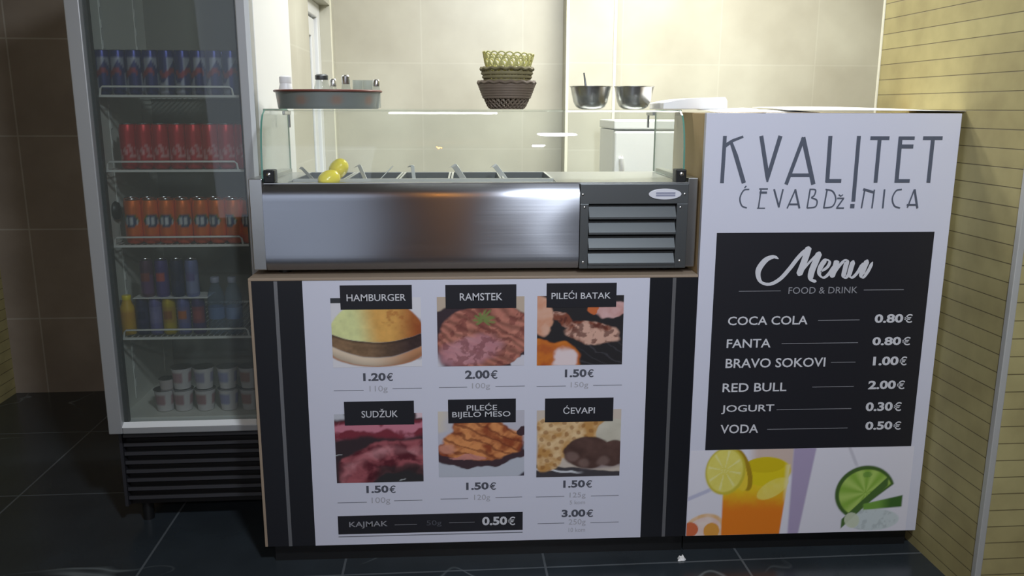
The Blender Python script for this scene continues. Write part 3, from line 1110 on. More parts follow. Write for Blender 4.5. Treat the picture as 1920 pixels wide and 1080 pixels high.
fx0, fx1, fxm = at(490, 345, Y=.03).x, at(1292, 347, Y=.03).x, at(1086, 420, Y=.03).x
# fascia sheet: gently dished, rolled in at its top and bottom edge
fz0, fz1 = at(800, 506, Y=.03).z, at(800, 346, Y=.03).z
vs, fs = [], []
NX, NZ = 44, 26
for j in range(NZ + 1):
    t = j / NZ
    z = fz0 + (fz1 - fz0) * t
    roll = .020 * max(0, (t - .86) / .14) ** 2.0 + .016 * max(0, (.14 - t) / .14) ** 2.0
    for i in range(NX + 1):
        u = i / NX
        x = fx0 + (fxm - fx0) * u
        wob = .0016 * math.sin(u * 5.2 + .4) * math.sin(PI * t) + .0010 * math.sin(u * 17 + 2.4 * math.sin(t * 4.)) * (u > .6) * (u - .6) / .4
        vs.append((x, .030 + roll + wob, z))
for j in range(NZ):
    for i in range(NX):
        a = j * (NX + 1) + i
        fs.append((a, a + 1, a + NX + 2, a + NX + 1))
fm = MB()
fm.add(vs, fs)
nb = len(vs)
fm.box(fx0 + .001, fxm - .001, .0505, .052, fz0 + .002, fz1 - .002)
fas = fm.build('fascia_panel', M['steel'], cooler, smooth=30, fix=False)
uv = fas.data.uv_layers.new(name='brush')
for lp in fas.data.loops:
    c = fas.data.vertices[lp.vertex_index].co
    uv.data[lp.index].uv = (c.z, c.x)
# condenser louvre
lx0, lx1 = fxm + .002, fx1
lv = MB()
g0, g1 = at(1103, 440, Y=.03).x, at(1267, 440, Y=.03).x
gz1, gz0 = at(1185, 382, Y=.03).z, at(1185, 497, Y=.03).z
lv.box(lx0, lx1, .030, .051, gz1, fz1)
lv.box(lx0, g0, .030, .051, fz0, gz1)
lv.box(g1, lx1, .030, .051, fz0, gz1)
lv.box(g0, g1, .030, .051, fz0, gz0)
louv = lv.build('louvre_panel', M['steel_dark'], cooler, bevel=.001)
MB().box(g0, g1, .0495, .0519, gz0, gz1).build('louvre_back', M['dark_gap'], louv)
for k in range(4):
    zt = gz1 - (gz1 - gz0) * (k + .12) / 4
    zb = gz1 - (gz1 - gz0) * (k + .98) / 4
    MB().prism([(.047, zt), (.026, zb + .006), (.026, zb), (.031, zb), (.049, zt - .004)], g0 + .001, g1 - .001, 0, 'x').build('slat', M['steel_dark'], louv, bevel=.0006)
for px, py in ((1093, 365), (1096, 389), (1093, 492), (1276, 389), (1274, 489), (1284, 364)):
    p = at(px, py, Y=.029)
    m_ = MB()
    m_.lathe([(.0035, 0), (.0035, .001), (.002, .002)], 12)
    s_ = m_.build('screw', M['chrome'], louv, smooth=40)
    s_.location = (p.x, .030, p.z)
    s_.rotation_euler = (PI / 2, 0, 0)
p = at(1247, 364, Y=.028)
ba = MB()
ba.prism([(p.x + .0245 * 1.9 * math.cos(a), p.z + .0155 * math.sin(a)) for a in np.linspace(0, 2 * PI, 40)[:-1]], .0265, .030)
badge = ba.build('badge', M['badge'], cooler, bevel=.001)
bi = MB()
for i in range(2):
    bi.box(p.x - .026, p.x + .029, .0260, .0266, p.z - .006 + i * .0065, p.z - .001 + i * .0065)
bi.build('badge_plate', M['badge_ink'], badge)
# glass superstructure
prof = [(.056, DK + .003), (.057, 1.18), (.061, 1.23), (.069, 1.27), (.082, 1.303), (.100, 1.323), (.126, 1.335)]
GX0, GX1 = at(489, 300, Y=.06).x, at(1284, 300, Y=.06).x
inner = [(y + .005, z - .0025) for y, z in prof]
fg = MB()
pp = prof + inner[::-1]
fg.prism(pp, GX0 + .006, GX1 - .006, 0, 'x')
fgo = fg.build('front_glass', M['glass'], cooler, smooth=30)
for x0 in (GX0, GX1 - .005):
    eg = MB()
    out = prof + [(.44, 1.3345), (.44, DK + .003)]
    n = len(out)
    vs = [(x0, a, b) for a, b in out] + [(x0 + .005, a, b) for a, b in out]
    eg.add(vs, [tuple(range(n)), tuple(range(2 * n - 1, n - 1, -1))], 0)
    eg.add(vs, [(i, i + n, (i + 1) % n + n, (i + 1) % n) for i in range(n)], 1)
    eg.build('end_glass', [M['glass'], M['glass_edge']], cooler)
tg = MB()
TY0, TY1, TZ0, TZ1 = .128, .46, 1.3325, 1.3385
vs = [(x, y, z) for z in (TZ0, TZ1) for y in (TY0, TY1) for x in (GX0 - .002, GX1 + .002)]
tg.add(vs, [(0, 2, 3, 1), (4, 5, 7, 6)], 0)
tg.add(vs, [(0, 1, 5, 4), (2, 6, 7, 3)], 0)
tg.add(vs, [(0, 4, 6, 2), (1, 3, 7, 5)], 1)
tg.build('top_shelf', [M['glass'], M['glass_edge']], cooler)
for x in (at(536, 218, Y=.30).x, at(1222, 218, Y=.30).x):
    MB().box(x - .004, x + .004, .27, .36, TZ0 - .012, TZ0).box(x - .003, x + .003, .345, .352, TZ0 - .05, TZ0 - .012).build('shelf_bracket', M['steel_plain'], cooler, bevel=.001)
for px, py in ((508, 328), (1273, 328)):
    p = at(px, py, Y=.075)
    cl = MB().box(p.x - .015, p.x + .015, .047, .090, DK, DK + .036).build('glass_clamp', M['black_plastic'], cooler, bevel=.003)
    kn = MB()
    kn.lathe([(.006, 0), (.006, .003), (.003, .005)], 14)
    ko = kn.build('clamp_screw', M['chrome'], cl, smooth=40)
    ko.location = (p.x, .047, DK + .023)
    ko.rotation_euler = (PI / 2, 0, 0)
for x in (BX0 + .07, BX1 - .07):
    for y in (.10, .42):
        MB().lathe([(.018, CT), (.018, BZ0)], 16, x, y).build('foot', M['black_plastic'], cooler, smooth=40)

# food pans in the well
PWN = 5
pw = (OX1 - OX0) / PWN
PY_0, PY_1 = .150, .415


def pan_mesh(x0, x1, y0, y1, zt, d):
    mb = MB()
    rm = mb
    mb2 = MB()
    t = .0012
    l = .006
    mb.box(x0, x1, y0, y0 + l, zt - .002, zt)
    mb.box(x0, x1, y1 - l, y1, zt - .002, zt)
    mb.box(x0, x0 + l, y0 + l, y1 - l, zt - .002, zt)
    mb.box(x1 - l, x1, y0 + l, y1 - l, zt - .002, zt)
    mb = mb2
    mb.box(x0 + l, x1 - l, y0 + l - t, y0 + l, zt - d, zt - .002)
    mb.box(x0 + l, x1 - l, y1 - l, y1 - l + t, zt - d, zt - .002)
    mb.box(x0 + l - t, x0 + l, y0 + l, y1 - l, zt - d, zt - .002)
    mb.box(x1 - l, x1 - l + t, y0 + l, y1 - l, zt - d, zt - .002)
    mb.box(x0 + l, x1 - l, y0 + l, y1 - l, zt - d - t, zt - d)
    return rm, mb2


ordn = ['leftmost', 'second from the left', 'middle one', 'second from the right', 'rightmost']
PZ = DK + .0035
pan0 = None
for i in range(PWN):
    xc = OX0 + pw * (i + .5)
    lb = 'steel food pan in the topping cooler, %s of the five' % ordn[i]
    if pan0 is None:
        pan0 = thing('food_pan', lb, 'pan', (xc, (PY_0 + PY_1) / 2, PZ), 0, 'steel pans in the topping cooler')
        hw, hd = pw / 2 - .0015, (PY_1 - PY_0) / 2
        rm_, pb_ = pan_mesh(-hw, hw, -hd, hd, 0, .10)
        pb_.build('pan_body', M['steel_dark'], pan0)  # walls in darker steel than the rim, painting in the shade inside
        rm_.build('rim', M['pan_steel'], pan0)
        MB().box(-hw + .0065, hw - .0065, -hd + .0065, hd - .0065, -.0995, -.045).build('filling', M['food'], pan0)
    else:
        dup(pan0, (xc, (PY_0 + PY_1) / 2, PZ), 0, lb)
bs = MB()
bs.box(OX0 + .001, OX1 - .001, PY_0 - .006, PY_0 + .0, DK - .03, DK + .0035)
bs.build('pan_rail', M['pan_steel'], cooler)
MB().box(OX0 + .001, OX1 - .001, OY0 + .001, PY_0 - .007, DK - .026, DK - .022).build('front_channel', M['steel_dark'], cooler)

# serving utensils standing in the pans
ut = [((585, 335), (565, 314), .20, 'ladle with a hooked handle in the leftmost food pan', .0045),
      ((684, 334), (673, 309), .22, 'pale serving spoon handle behind the two yellow lemons', .0055),
      ((706, 343), (737, 311), .20, 'thin steel skewer leaning right in the cooler beside the lemons', .0016),
      ((776, 334), (773, 309), .24, 'upright serving spoon left of the orange glint in the cooler', .0055),
      ((868, 334), (851, 309), .24, 'broad flat tongs handle near the middle of the topping cooler', .0085),
      ((946, 334), (927, 309), .24, 'flat steel handle leaning left in the rightmost open food pan', .0075)]
for b, t, yy, lab, wd in ut:
    B_, T_ = at(*b, Y=yy), at(*t, Y=yy + .02)
    d = (B_ - T_)
    root = thing('serving_utensil' if wd > .002 else 'skewer', lab, 'utensil', tuple(B_), 0, None)
    up = T_ - B_
    dn = -up.normalized() * .035
    nrm = up.cross(Vector((0, 1, 0))).normalized()
    mb = MB()
    if wd > .002:
        p_ = [dn, up * .5, up * .92, up + Vector((-.004, .0, -.001)), up + Vector((-.010, .001, -.007))]
        vs = []
        for q in p_:
            for sx, sy in ((-1, -1), (1, -1), (1, 1), (-1, 1)):
                vs.append(q + nrm * wd * sx + Vector((0, 1, 0)) * .0012 * sy)
        fs = [(4 * i + k, 4 * i + (k + 1) % 4, 4 * i + 4 + (k + 1) % 4, 4 * i + 4 + k) for i in range(len(p_) - 1) for k in range(4)]
        fs += [(3, 2, 1, 0), tuple(4 * (len(p_) - 1) + k for k in range(4))]
        mb.add(vs, fs)
        mb.build('handle', M['pan_steel'], root, bevel=.0006)
        sp = MB()
        sp.lathe([(.004, -.016), (.014, -.012), (.021, 0), (.0225, .004), (.020, .004), (.013, -.009), (.001, -.012)], 20, dn.x, dn.y, cap0=True, cap1=False)
        so_ = sp.build('bowl', M['steel_plain'], root, smooth=50)
        so_.location = (0, 0, dn.z - .003)
    else:
        mb.tube([dn, up], wd)
        mb.build('shaft', M['pan_steel'], root, smooth=50)


def lemon(loc, rot, label):
    mb = MB()
    pr = []
    for i in range(19):
        t = i / 18
        a = PI * t
        r = .026 * math.sin(a) ** .85 if 0 < t < 1 else .0005
        z = -.033 * math.cos(a)
        if t < .12 or t > .88:
            r = max(r * .8, .0005)
        pr.append((r, z))
    mb.lathe(pr, 24)
    o = mb.build('lemon', M['lemon'], None, smooth=70)
    o.location = loc
    o.rotation_euler = rot
    return tag(o, label, 'lemon', 'yellow lemons on the topping cooler')


lemon((at(617, 333, Y=.107).x, .107, DK - .022 + .0275), (0, 1.2, .5), 'glossy yellow lemon lying lower, right behind the steel front panel')
pu = at(632, 321, Y=.145)
lemon((pu.x + .002, .160, pu.z + .006), (.5, .7, .2), 'yellow lemon propped higher on top of the other lemon')

# ------------------------------------------------------------------ on the glass top
TS = TZ1


def pan_ink(a, t):
    base = np.array(lin(128, 134, 130)[:3])
    for c in (-1.95, -1.27, -.55, -2.7):
        da = (a - c + PI) % (2 * PI) - PI
        m = math.exp(-((da / .12) ** 2 + ((t - .5) / .28) ** 2) ** 2)
        base = base * (1 - m * .5) + np.array(lin(160, 112, 88)[:3]) * m * .5
    return tuple(base)


pc_ = at(617, 190, Y=.29)
pan = thing('baking_pan', 'shallow round grey pan with a red rim on the left of the glass top', 'pan', (pc_.x, .285, TS))
mb = MB()
mb.lathe([(.146, 0), (.1475, .004)] + [(.1475 + .006 * i / 8, .004 + .046 * i / 8) for i in range(1, 9)], 72, cf=pan_ink, cap1=False)
n0 = len(mb.v)
mb.lathe([(.1515, .050), (.145, .003)], 72, cf=lambda a, t: lin(120, 110, 104)[:3], cap0=False, cap1=True)
mb.build('pan_wall', M['pan'], pan, smooth=50)
mb = MB()
mb.tube([(.156 * math.cos(a), .156 * math.sin(a), .051) for a in np.linspace(0, 2 * PI, 73)[:-1]], .0034, 8, closed=True)
mb.build('rim', M['red_rim'], pan, smooth=60)


def shaker(px, label, name, cat, r, h, caph, capm, bodym, yy, fill=None):
    p = at(px, 170, Y=yy)
    t = thing(name, label, cat, (p.x, yy, TS + .0035), 0, 'jars and shakers in the round pan')
    hb = h - caph
    mb = MB()
    mb.lathe([(r * .92, 0), (r, .004), (r, hb * .72), (r * .78, hb)], 24)
    mb.build('body', bodym, t, smooth=40)
    if caph:
        mb = MB()
        mb.lathe([(r * .80, hb), (r * .84, hb + .002), (r * .84, h - .004), (r * .6, h)], 24)
        mb.build('cap', capm, t, smooth=40)
    if fill:
        mb = MB()
        mb.lathe([(r * .85, .003), (r * .88, hb * .55)], 20)
        mb.build('contents', fill, t, smooth=40)
    return t


shaker(536, 'frosted white jar at the left end of the round pan', 'jar', 'jar', .021, .092, .022, M['white_plastic'], M['white_plastic'], .27)
shaker(604, 'greyish jar with a dark lid in front of the white door frame', 'jar', 'jar', .0225, .096, .016, M['steel_dark'], M['shakerglass'], .25, M['paper'])
shaker(625, 'tiny steel pepper pot between the dark-lidded jar and the glass shaker', 'pepper_pot', 'shaker', .0125, .084, .022, M['chrome'], M['shakerglass'], .29)
shaker(649, 'slim glass salt shaker with a chrome top, beside the pale trim', 'salt_shaker', 'shaker', .0145, .094, .026, M['chrome'], M['shakerglass'], .26, M['food'])
for px, lb in ((671, 'small clear glass, left of the two low glasses in the pan'), (690, 'small clear glass, right of the two low glasses in the pan')):
    p = at(px, 170, Y=.28)
    mb = MB()
    mb.lathe([(.010, 0), (.0135, .003), (.0155, .080), (.0143, .080), (.0120, .006), (.001, .005)], 24, cap1=False)
    o = mb.build('drinking_glass', M['shakerglass'], None, smooth=50)
    o.location = (p.x, .28, TS + .0035)
    tag(o, lb, 'glass', 'jars and shakers in the round pan')
shaker(706, 'low chrome-topped shaker at the right end of the round pan', 'salt_shaker', 'shaker', .0120, .082, .020, M['chrome'], M['shakerglass'], .27)


def basket(name, label, loc, rb, rt, h, m, n, sr, loops=False, shell=None, tilt=(0, 0, 0)):
    root = thing(name, label, 'basket', loc, R.random(), 'woven baskets stacked on the glass top')
    root.rotation_euler = tilt
    mb = MB()
    rad = lambda t: rb + (rt - rb) * t ** .8
    if not loops:
        for s in (-1, 1):
            for i in range(n):
                a0 = 2 * PI * i / n
                pts = []
                for k in range(11):
                    t = k / 10
                    a = a0 + s * t * 1.1
                    r = rad(t) + .0012 * s * math.cos(k * PI)
                    pts.append((r * math.cos(a), r * math.sin(a), .004 + (h - .006) * t))
                mb.tube(pts, sr, 5)
        for t in shell or ():
            mb.tube([((rad(t) + .001) * math.cos(a), (rad(t) + .001) * math.sin(a), .004 + (h - .006) * t) for a in np.linspace(0, 2 * PI, 49)[:-1]], sr * 1.9, 6, closed=True)
    else:
        for i in range(n):                                   # overlapping arches
            a0 = 2 * PI * i / n
            wdt = 2 * PI / n * 2.3
            for lv_, (z0_, z1_) in enumerate(((0, h * .62), (h * .22, h * .82), (h * .55, h))):
                pts = []
                for k in range(15):
                    q = k / 14
                    a = a0 + (lv_ * .5 * 2 * PI / n) + (q - .5) * wdt
                    z = z0_ + (z1_ - z0_) * math.sin(PI * q) ** .6
                    t = z / h
                    pts.append((rad(t) * math.cos(a), rad(t) * math.sin(a), z))
                mb.tube(pts, sr, 6)
    wv = mb.build('weave', m, root, smooth=60)
    mb = MB()
    mb.lathe([(rb - .001, 0), (rb, .005), (rb - .002, .006)], 32)
    mb.build('base', m, root, smooth=50)
    if not loops:
        mb = MB()
        pts = []
        for k in range(96):
            a = 2 * PI * k / 96
            pts.append((rt * 1.02 * math.cos(a), rt * 1.02 * math.sin(a), h + .002 * math.sin(k * PI / 3)))
        mb.tube(pts, sr * 2.0, 6, closed=True)
        mb.build('rim', m, root, smooth=60)
    return root


bc = at(950, 190, Y=.29)
basket('woven_basket', 'brown tapered wicker basket at the bottom of the stack', (bc.x, .29, TS), .052, .083, .078, M['basket_brown'], 26, .0028, False, (.45, .55, .65, .75, .85, .93))
basket('woven_basket', 'olive brown wicker basket nested in the middle of the stack', (bc.x + .001, .29, TS + .040), .0515, .076, .078, M['basket_olive'], 24, .0026, False, (.55, .7, .85))
basket('woven_basket', 'yellow-green looped wicker basket on top of the stack', (bc.x + .001, .29, TS + .078), .050, .0765, .086, M['basket_yellow'], 20, .0024, True, None, (0, .05, 0))
# looped rows of the top basket
def bowl(px, label, r):
    p = at(px, 190, Y=.29)
    t = thing('steel_bowl', label, 'bowl', (p.x, .29, TS), 0, 'polished steel bowls on the glass top')
    mb = MB()
    pr = [(.018, 0), (r * .50, .001), (r * .70, .008), (r * .82, .022), (r * .90, .045), (r * .965, .066)]
    inn = [(a - .0012, b + .0012) for a, b in pr[::-1]]
    inn[0] = (pr[-1][0] - .0012, pr[-1][1])
    mb.lathe(pr + inn, 48)
    mb.build('bowl_wall', M['chrome'], t, smooth=60)
    mb = MB()
    mb.lathe([(r * .955, .066), (r * 1.02, .0675), (r * 1.02, .0685), (r * .955, .0672)], 48, cap0=False, cap1=False)
    mb.build('lip', M['chrome'], t, smooth=50)
    return t


bl = bowl(1107, 'left polished steel bowl, with a spoon handle standing in it', .0635)
bowl(1188, 'right polished steel bowl, empty, beside the white package', .0615)
p0, p1 = at(1098, 160, Y=.285), at(1095, 137, Y=.30)
sp = thing('spoon', 'dark spoon handle sticking up out of the left steel bowl', 'spoon', (p0.x, .285, TS + .010))
mb = MB()
mb.tube([(0, 0, 0), (0, .0, p0.z - TS - .010), (p1.x - p0.x, .015, p1.z - TS - .010)], [.0035, .0032, .0022], 8)
mb.build('handle', M['steel_dark'], sp, smooth=50)
mb = MB()
mb.lathe([(.002, -.005), (.011, -.002), (.013, .002), (.010, .003), (.002, .0)], 16)
mb.build('bowl', M['steel_dark'], sp, smooth=50)

# white package lying across glass top and menu stand
pk = [at(1226, 193, Y=.30), at(1250, 188, Y=.30), at(1275, 185, Y=.30), at(1337, 183, Y=.30), at(1340, 190, Y=.30)]
poly = [(q.x, q.z) for q in pk] + [(pk[-1].x + .001, TS + .0012), (pk[0].x - .001, TS + .0012)]
o = MB().prism(poly, .17, .36).build('paper_package', M['paper'], None, bevel=.0025, seg=2)
tag(o, 'folded white paper package lying between the steel bowls and the menu stand', 'package')


def sheet(x0, x1, y0, y1, z0, label, curl, seed):
    nu, nv = 28, 12
    mb = MB()
    vs = []
    for j in range(nv + 1):
        for i in range(nu + 1):
            u, v = i / nu, j / nv
            z = z0 + curl(u, v) * (.12 + .88 * min(1, v * 2.2)) + .004 * v
            vs.append((x0 + (x1 - x0) * u, y0 + (y1 - y0) * v + .006 * math.sin(u * 5 + seed), z))
    fs = [(j * (nu + 1) + i, j * (nu + 1) + i + 1, (j + 1) * (nu + 1) + i + 1, (j + 1) * (nu + 1) + i) for j in range(nv) for i in range(nu)]
    mb.add(vs, fs)
    o = mb.build('paper_sheet', M['paper'], None, smooth=60)
    s_ = o.modifiers.new('sheet', 'SOLIDIFY')
    s_.thickness = .0008
    s_.offset = 1
    return tag(o, label, 'paper', 'papers on top of the menu stand')


sx = lambda px: at(px, 208, Y=.05).x
sheet(sx(1334), sx(1425), .001, .20, ST + .0012, 'small white paper on the left of the menu stand top', lambda u, v: .003 + .006 * u, 0)
sheet(sx(1428), sx(1530), .020, .20, ST + .0012, 'creased white paper tucked under the long sheet on the menu stand', lambda u, v: .001 + .003 * math.sin(PI * u), 2)
sheet(sx(1465), sx(1796), .003, .30, ST + .0068, 'long white paper sheet curling up along the right of the menu stand top', lambda u, v: .009 * math.sin(PI * min(1, .12 + u * .88)) ** .6 - .0045 * u, 4)

# scrap on the floor
mb = MB()
pts = [(.016 * math.cos(a) * (1 + .3 * math.sin(3 * a)), .011 * math.sin(a) * (1 + .25 * math.cos(4 * a))) for a in np.linspace(0, 2 * PI, 15)[:-1]]
vs = [(x, y, .0) for x, y in pts] + [(x * .6, y * .6, .007 + .003 * math.sin(i * 2.)) for i, (x, y) in enumerate(pts)]
n = len(pts)
mb.add(vs, [(i, (i + 1) % n, (i + 1) % n + n, i + n) for i in range(n)] + [tuple(range(n, 2 * n)), tuple(range(n - 1, -1, -1))])
o = mb.build('paper_scrap', M['paper'], None)
sp_ = at(1274, 1040, Z=0)
o.location = (sp_.x, -.02, 0.0005)
o.rotation_euler = (0, 0, .9)
tag(o, 'tiny crumpled white paper scrap on the black floor', 'scrap')

# ================================================================== BOTTLE COOLER
FW_, FD = .506, .62
fr = thing('bottle_cooler', 'tall glass-door drinks fridge stocked with cans, left of the food counter', 'fridge', (-.6085, .22, 0), BY)
Lc = lambda p: Vector((math.cos(BY) * (p[0] + .6085) + math.sin(BY) * (p[1] - .22), -math.sin(BY) * (p[0] + .6085) + math.cos(BY) * (p[1] - .22), p[2]))
FH, FB, IZ = 2.02, .345, .377
cbn = MB()
cbn.box(-FW_, -FW_ + .016, .05, FD, IZ - .045, FH)
cbn.box(-.016, -.0, .05, FD, IZ - .045, FH)
cbn.box(-FW_ + .016, -.016, .05, FD, FH - .05, FH)
cbn.box(-FW_ + .016, -.016, .05, FD, IZ - .045, IZ)
cbn.build('cabinet', M['fridge_white'], fr, bevel=.002)
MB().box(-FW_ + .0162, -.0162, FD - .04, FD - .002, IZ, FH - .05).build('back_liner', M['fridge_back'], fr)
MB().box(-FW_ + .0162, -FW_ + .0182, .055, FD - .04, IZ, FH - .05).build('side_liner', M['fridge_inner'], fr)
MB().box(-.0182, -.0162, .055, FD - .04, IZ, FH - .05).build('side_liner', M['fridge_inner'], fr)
MB().box(-FW_ + .0183, -.0183, .055, FD - .04, IZ, IZ + .002).build('floor_liner', M['fridge_inner'], fr)
# door
st = .040
dm = MB()
dm.box(-FW_ - .002, -FW_ + st, 0, .045, FB, FH)
dm.box(-st, .0, 0, .045, FB, FH)
dm.box(-FW_ + st, -st, 0, .045, FB, FB + .022)
dm.box(-FW_ + st, -st, 0, .045, FH - .06, FH)
door = dm.build('door', M['frame_grey'], fr, bevel=.003)
MB().prism([(-.002, FB + .0215), (.019, FB + .0335), (.019, FB + .0215)], -FW_ + st, -st, 0, 'x').build('lower_lip', M['fridge_white'], door)  # painted white and sloped to imitate the highlight along the lower frame
MB().box(-.014, -.0005, -.0015, .0, FB, FH).build('edge_trim', M['frame_lip'], door)
MB().box(-FW_ + st + .001, -st - .001, .020, .026, FB + .028, FH - .06).build('glass_pane', M['door_glass'], door)
gk = MB()
gk.box(-FW_ + st - .004, -FW_ + st + .010, .028, .049, FB + .028, FH - .06)
gk.box(-st - .010, -st + .004, .028, .049, FB + .028, FH - .06)
gk.build('gasket', M['grille'], door)
# grille and base
gb = MB().box(-FW_ + .002, -.002, .085, FD - .02, .07, IZ - .046).build('base_housing', M['grille_dark'], fr)
for x_ in (-FW_ + .004, -.014):
    MB().box(x_, x_ + .010, .055, .11, .075, IZ - .046).build('grille_side', M['grille'], fr)
gz = [.322 - .0305 * i for i in range(8)]
for z in gz:
    MB().prism([(.060, z), (.058, z - .012), (.082, z - .024), (.084, z - .012)], -FW_ + .015, -.015, 0, 'x').build('grille_slat', M['grille'], fr, bevel=.001)
for x in (-FW_ + .05, -.05):
    for y in (.12, FD - .06):
        MB().lathe([(.018, 0), (.018, .07)], 14, x, y).build('foot', M['black_plastic'], fr, smooth=40)
# slotted bracket strip, dial
for sx_ in (-FW_ + .0182, -.0202):
    for yy in (.19, .48):
        mb = MB()
        mb.box(sx_, sx_ + .002, yy, yy + .022, IZ + .02, FH - .1)
        for k in range(24):
            z = IZ + .06 + k * .06
            mb.box(sx_ - .0015, sx_ + .0035, yy + .004, yy + .018, z, z + .025)
        mb.build('shelf_strip', M['wire'], fr)
q = Lc(at(216, 395, X=-1.095))
mb = MB()
mb.lathe([(.022, 0), (.026, .006), (.022, .016), (.012, .020)], 24)
o = mb.build('dial', M['black_plastic'], fr, smooth=50)
o.location = (-FW_ + .0182, max(.08, q.y), q.z)
o.rotation_euler = (0, PI / 2, 0)
o.scale = (1.15, .85, 1)
# shelves
SHZ = [1.3776, 1.159, .931, .639]
SY = .062
for z in SHZ:
    mb = MB()
    x0, x1 = -FW_ + .021, -.021
    mb.box(x0, x1, SY, SY + .007, z - .007, z)
    mb.box(x0, x1, FD - .06, FD - .053, z - .007, z)
    for k in range(26):
        x = x0 + .008 + (x1 - x0 - .016) * k / 25
        mb.tube([(x, SY + .003, z - .003), (x, FD - .055, z - .003)], .0018, 5)
    s_ = mb.build('shelf', M['wire'], fr)
    rl = MB()
    a, b = x0 + .030, x1 - .058
    rl.tube([(a - .004, SY + .003, z - .002), (a, SY + .002, z + .018), (a + .006, SY + .002, z + .024), (b - .006, SY + .002, z + .024), (b, SY + .002, z + .018), (b + .003, SY + .003, z - .002)], .0032, 8)
    rl.build('rail', M['wire'], s_, smooth=60)


# ------------------------------------------------------------------ drinks in the cooler
def C3(*c):
    return np.array(lin(*c)[:3])


def can(name, label, r, h, ink, group, lid=True):
    t = thing(name, label, 'can', (0, 0, 0), 0, group)
    mb = MB()
    pr = [(r * .80, 0), (r * .98, .005)] + [(r, .008 + (h - .026) * k / 14) for k in range(15)] + [(r * .90, h - .006), (r * .88, h - .002)]
    mb.lathe(pr, 32, cf=ink)
    mb.build('can_body', M['can'], t, smooth=40)
    mb = MB()
    mb.lathe([(r * .88, h - .002), (r * .90, h), (r * .86, h), (r * .80, h - .004), (.001, h - .004)], 24, cap0=False, cap1=False)
    ld = mb.build('can_lid', M['alu'], t, smooth=40)
    MB().box(-.005, .005, -.010, .010, h - .0038, h - .002).build('pull_tab', M['alu'], ld)
    return t


def ink_energy(a, t):
    d = (a + PI / 2 + PI) % (2 * PI) - PI            # 0 = facing the glass
    sect = int(math.floor((d + PI) / (PI / 2))) % 2
    up = t > .52 + .25 * math.sin(d * 2)
    c = C3(36, 44, 112) if (up != (sect == 0)) else C3(158, 162, 180)
    if t > .86:
        c = C3(34, 42, 118)
    if abs(d) < 1.0 and abs(t - .50 - .06 * math.sin(3 * d)) < .07:
        c = C3(140, 46, 70)
    return tuple(c)


def ink_cola(a, t):
    d = (a + PI / 2 + PI) % (2 * PI) - PI
    c = C3(196, 34, 44)
    w_ = .40 + .05 * math.sin(3.1 * d + .5)
    if abs(t - w_) < .09 and math.sin(d * 9 + 8 * t) > -.35 and abs(d) < 1.5:
        c = C3(218, 150, 152)
    if abs(t - .27 - .03 * math.sin(2 * d)) < .012:
        c = C3(222, 170, 170)
    return tuple(c)


def ink_orange(a, t):
    d = (a + PI / 2 + PI) % (2 * PI) - PI
    c = C3(236, 116, 36)
    if t < .22:
        c = C3(222, 92, 52)
    e = (d / .85) ** 2 + ((t - .52) / .15) ** 2
    if e < 1:
        c = C3(70, 84, 120)
        if math.sin(d * 10) > -.2 and abs(t - .52) < .085:
            c = C3(214, 220, 226)
    elif e < 1.5 and t > .5:
        c = C3(96, 130, 60)
    return tuple(c)


ORD = ['first', 'second', 'third', 'fourth', 'fifth', 'sixth', 'seventh', 'eighth', 'ninth']


def row(maker, name, desc, shelf, group, pxs, py, z, yy, r, h, ink, back, bdy=.058, bpx=None):
    proto = None
    for rw in range(2 if back else 1):
        xs = [at(px, py, Y=yy).x for px in pxs]
        if rw:
            xs = bpx and [at(px, py, Y=yy).x for px in bpx] or [x - .012 for x in xs]
        for i, x in enumerate(xs):
            if rw == 0:
                lb = '%s, front row of %s, %s from the left' % (desc, shelf, ORD[i])
            else:
                lb = '%s, back row of %s, %s from the left' % (desc, shelf, ORD[i])
            loc = (x + R.uniform(-.0004, .0004), yy + rw * bdy + R.uniform(-.002, .002), z)
            rz = R.uniform(-.5, .5)
            if proto is None:
                proto = maker(name, lb, r, h, ink, group)
                proto.location = loc
                proto.rotation_euler = (0, 0, rz)
            else:
                dup(proto, loc, rz, lb)


SZ = .0005
row(can, 'energy_drink_can', 'blue and silver can', 'the top fridge shelf', 'blue and silver cans on the top fridge shelf',
    [197 + 29.8 * k for k in range(9)], 172, 1.3776 + SZ, .318, .0244, .129, ink_energy, True, .056, [201 + 29.8 * k for k in range(9)])
row(can, 'cola_can', 'red slim can', 'the second fridge shelf', 'red cans on the second fridge shelf',
    [242, 272, 302, 334, 365, 395, 426, 457], 280, 1.159 + SZ, .318, .0252, .134, ink_cola, True, .056)
row(can, 'orange_soda_can', 'orange slim can', 'the third fridge shelf', 'orange cans on the third fridge shelf',
    [253, 284, 315, 346, 378, 409, 440, 469], 420, .931 + SZ, .318, .0252, .135, ink_orange, True, .056, [238, 269, 300, 331, 363, 394, 425, 456])


def ink_band(c0, c1, c2=None, b=(.35, .75)):
    def f(a, t):
        d = (a + PI / 2 + PI) % (2 * PI) - PI
        c = C3(*c0)
        if b[0] < t < b[1] and abs(d) < 1.3:
            c = C3(*c1)
        if c2 and abs(d) < .7 and abs(t - .55) < .13:
            c = C3(*c2)
        return tuple(c)
    return f


